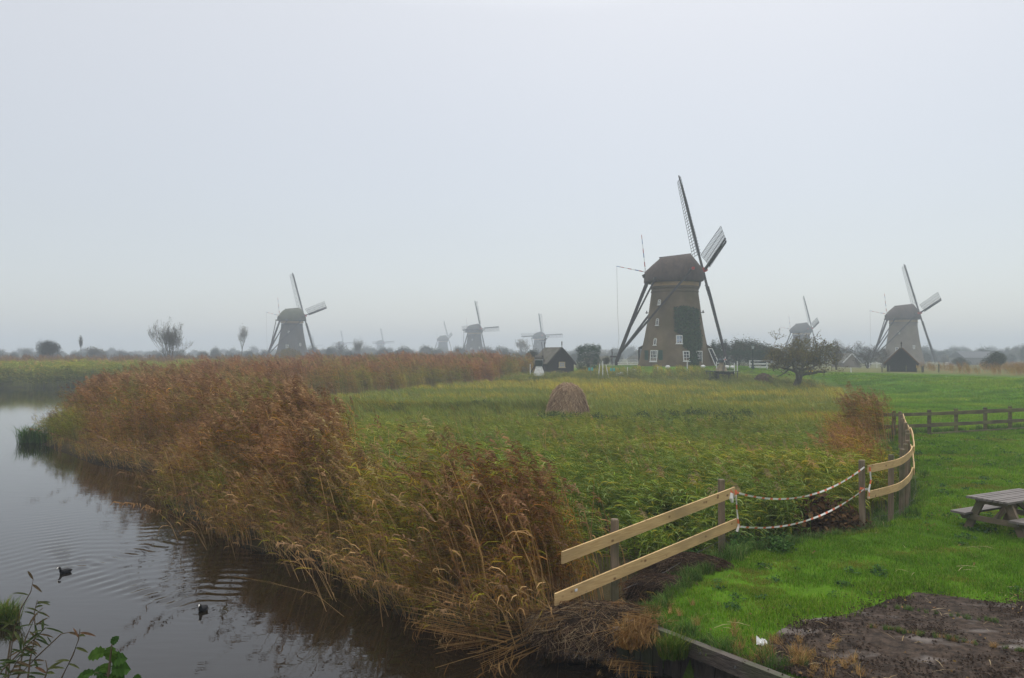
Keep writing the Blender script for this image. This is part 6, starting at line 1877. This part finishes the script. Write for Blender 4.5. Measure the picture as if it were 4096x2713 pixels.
for kind, px, by, D, sh_, sw_, nm, lab, cat in TREES:
    tm_, cm_ = cached(('tree', kind), PROTO[kind])
    x_ = (px - CX) / F * D; z_ = CH - (by - HZ) / F * D
    if D < 135: z_ = hz(x_, D)
    root = empty(nm, (x_, D, z_), rnd.uniform(0, 6.28) if kind not in ('apple', 'conifer') else (.3 if kind == 'conifer' else 2.2), lab, cat)
    root.scale = (sw_, sw_, sh_)
    inst('trunk', tm_, root); inst('crown', cm_, root)
# hedge: one long clipped block behind the gate
root = empty('hedge', ((2960 - CX) / F * 130, 130, hz((2960 - CX) / F * 130, 126)), 0, 'long clipped dark green hedge behind the stakes and the white gate', 'hedge')
tm_, cm_ = bush_meshes(71, 2.3, 8.4, 9000, .17, [(.024, .046, .02), (.032, .06, .024), (.018, .034, .016)], box=.18)
inst('trunk', tm_, root); inst('foliage', cm_, root)

# far scrub, one misty mass along the horizon
src = [bpy.data.objects.new('scrub_source', cached(('tree', k), PROTO[k])[1]) for k in ('scrub', 'round', 'autumn', 'hazel', 'bare')]
sp = []
for _ in range(1500):
    D = rnd.uniform(250, 640); a = rnd.uniform(-.70, .70); x_ = a * D
    px = CX + a * F
    if 2500 < px < 2850 and D < 190: continue
    if 3560 < px < 3700 and D < 235: continue
    if px > 3300 and D < 200: continue
    if 1060 < px < 1290 and D < 275: continue
    lowfac = .78 if px < 1000 else .92
    sp.append((x_, D, lowfac * rnd.uniform(.45, 1.35) * (.5 + D / 520)))
sp = np.array(sp); n = len(sp)
ti = nrng.uniform(.9, 1.4, (n, 1)) * np.array([[1, 1, 1]])
scatter('far_scrub', V3(sp[:, 0], sp[:, 1], zat(sp[:, 0], sp[:, 1]) - .1), nrng.uniform(0, 6.28, n), sp[:, 2], nrng.integers(0, 4, n), ti, src)

# ------------------------------------------------------------------ plants close to the camera, low at the bank
m_stem = mat('brown_shoot', (.10, .075, .05), (.07, .05, .035), scale=10, rough=.8)


def veined_leaf(name, parent, base, d, n_, L, W, pal, seed, serr=True, fold=.18, droop=.25):
    r_ = random.Random(seed); mb = MB(); d = Vector(d).normalized(); n_ = Vector(n_); n_ = (n_ - d * n_.dot(d)).normalized(); s = d.cross(n_).normalized()
    K = 9 if serr else 7; base = Vector(base)
    mid = []; le = []; ri = []
    for k in range(K + 1):
        t_ = k / K; w_ = W * (math.sin(math.pi * min(1, t_ * .92 + .08)) ** .7) * (1 if k < K else 0)
        if k == 0: w_ = W * .12
        c = base + d * (L * t_) - Vector((0, 0, droop * L * t_ * t_)); mid.append(c)
        j = (1.16 if k % 2 else .84) if serr else 1
        le.append(c + s * w_ * .5 * j + n_ * (fold * w_)); ri.append(c - s * w_ * .5 * j + n_ * (fold * w_))
    for k in range(K):
        for side in (le, ri):
            g = r_.uniform(.75, 1.25); mb.col = tuple(v * g for v in pal)
            mb.quad(mid[k], mid[k + 1], side[k + 1], side[k])
    return mb.build(name, M_LEAF, parent)


D = 3.2
root = empty('alder_sapling', (P(428, 2713, D).x, D, .35), 0, 'young alder shoot with broad toothed green leaves in front of the water', 'sapling')
ro_ = root.location.copy()
mb = MB(); mb.tube([Vector((0, 0, -.1)), Vector((.02, .0, 1.2)), P(430, 2740, D) - ro_, P(438, 2655, D) - ro_, P(448, 2577, D) - ro_], [.010, .008, .006, .004, .0025], n=6); mb.build('stem', m_stem, root)
LV = [((448, 2580), (466, 2548), .055, .028), ((447, 2585), (446, 2620), .055, .05), ((424, 2612), (362, 2612), .075, .045), ((448, 2644), (500, 2618), .085, .05), ((378, 2690), (326, 2690), .065, .03), ((425, 2692), (368, 2678), .07, .04), ((428, 2690), (415, 2662), .05, .042),
      ((446, 2680), (492, 2672), .075, .06), ((442, 2696), (488, 2712), .06, .05), ((430, 2706), (385, 2720), .06, .05), ((438, 2700), (452, 2726), .05, .045), ((550, 2730), (552, 2696), .05, .028), ((352, 2722), (336, 2705), .04, .02)]
for i, (a, b_, L, W) in enumerate(LV):
    p = P(a[0], a[1], D) - ro_; q = P(b_[0], b_[1], D) - ro_
    dd = (q - p).normalized() + Vector((0, rnd.uniform(-.35, .35), 0))
    veined_leaf('leaf', root, p, dd, Vector((rnd.uniform(-.3, .3), -.9, .55)), L * 1.0, W * 1.15, rnd.choice([(.040, .085, .020), (.052, .10, .020), (.032, .07, .020)]), 300 + i)
    mb = MB(); st = P(438 + (a[1] - 2655) * -.1, min(a[1] + 14, 2735), D) - ro_; mb.tube([st, p], [.0018, .0014], n=4); mb.build('leaf_stalk', m_stem, root)
shoots = [([(133, 2318), (123, 2368), (86, 2432), (41, 2573), (20, 2720)], 3.6, 6, 'tall bare twig with a few dry leaves rising nearest the picture edge'),
          ([(184, 2509), (150, 2545), (90, 2600), (10, 2680), (-20, 2730)], 3.4, 16, 'willow shoot with narrow dark leaves slanting over the water'),
          ([(273, 2530), (245, 2536), (145, 2630), (60, 2720)], 3.4, 5, 'thin slanting twig with dry tip between willow shoots'),
          ([(320, 2516), (314, 2559), (291, 2623), (241, 2722)], 3.3, 6, 'slender willow twig with reddish leaves next to the alder shoot'),
          ([(150, 2400), (137, 2450), (142, 2540), (120, 2640), (110, 2725)], 3.7, 12, 'leafy willow shoot standing upright amid the others'),
          ([(171, 2432), (146, 2455), (100, 2560), (70, 2725)], 3.8, 14, 'dark leafy willow shoot behind the tall bare twig'),
          ([(182, 2640), (190, 2680), (175, 2725)], 3.2, 4, 'short reddish shoot at the foot of the willow twigs'),
          ([(60, 2500), (45, 2600), (30, 2725)], 3.5, 18, 'densest dark willow shoot in the corner'), ([(100, 2600), (60, 2660), (20, 2740)], 3.3, 16, 'low dark willow shoot drooping at the corner')]
for i, (pts, D, nl, lab) in enumerate(shoots):
    last = P(pts[-1][0], pts[-1][1], D); root = empty('willow_shoot', (last.x - .15, D, .35), 0, lab, 'shoot', 'willow shoots on the near bank'); ro_ = root.location.copy()
    pp_ = [P(a, b_, D) - ro_ for a, b_ in pts][::-1]; pp_ = [Vector((0, 0, -.1)), Vector((.05, 0, .8))] + pp_; n = len(pp_)
    mb = MB(); mb.tube(pp_, [.006 - .0045 * k / (n - 1) for k in range(n)], n=5); mb.build('stem', m_stem, root)
    for k in range(nl):
        j = rnd.randint(2, n - 2); t_ = rnd.random(); p = pp_[j].lerp(pp_[j + 1], t_); ax = (pp_[j + 1] - pp_[j]).normalized()
        dd = (ax * rnd.uniform(.0, .9) + Vector((rnd.choice((-1, 1)) * rnd.uniform(.4, 1), rnd.uniform(-.6, .6), rnd.uniform(-.7, .2)))).normalized()
        veined_leaf('leaf', root, p, dd, Vector((rnd.gauss(0, .5), -.6, .6)), rnd.uniform(.05, .085), rnd.uniform(.008, .013), rnd.choice([(.04, .055, .022), (.06, .07, .03), (.03, .045, .02), (.08, .06, .035)] if i not in (3, 6) else [(.11, .065, .04), (.07, .08, .03)]), 500 + 31 * i + k, serr=False)
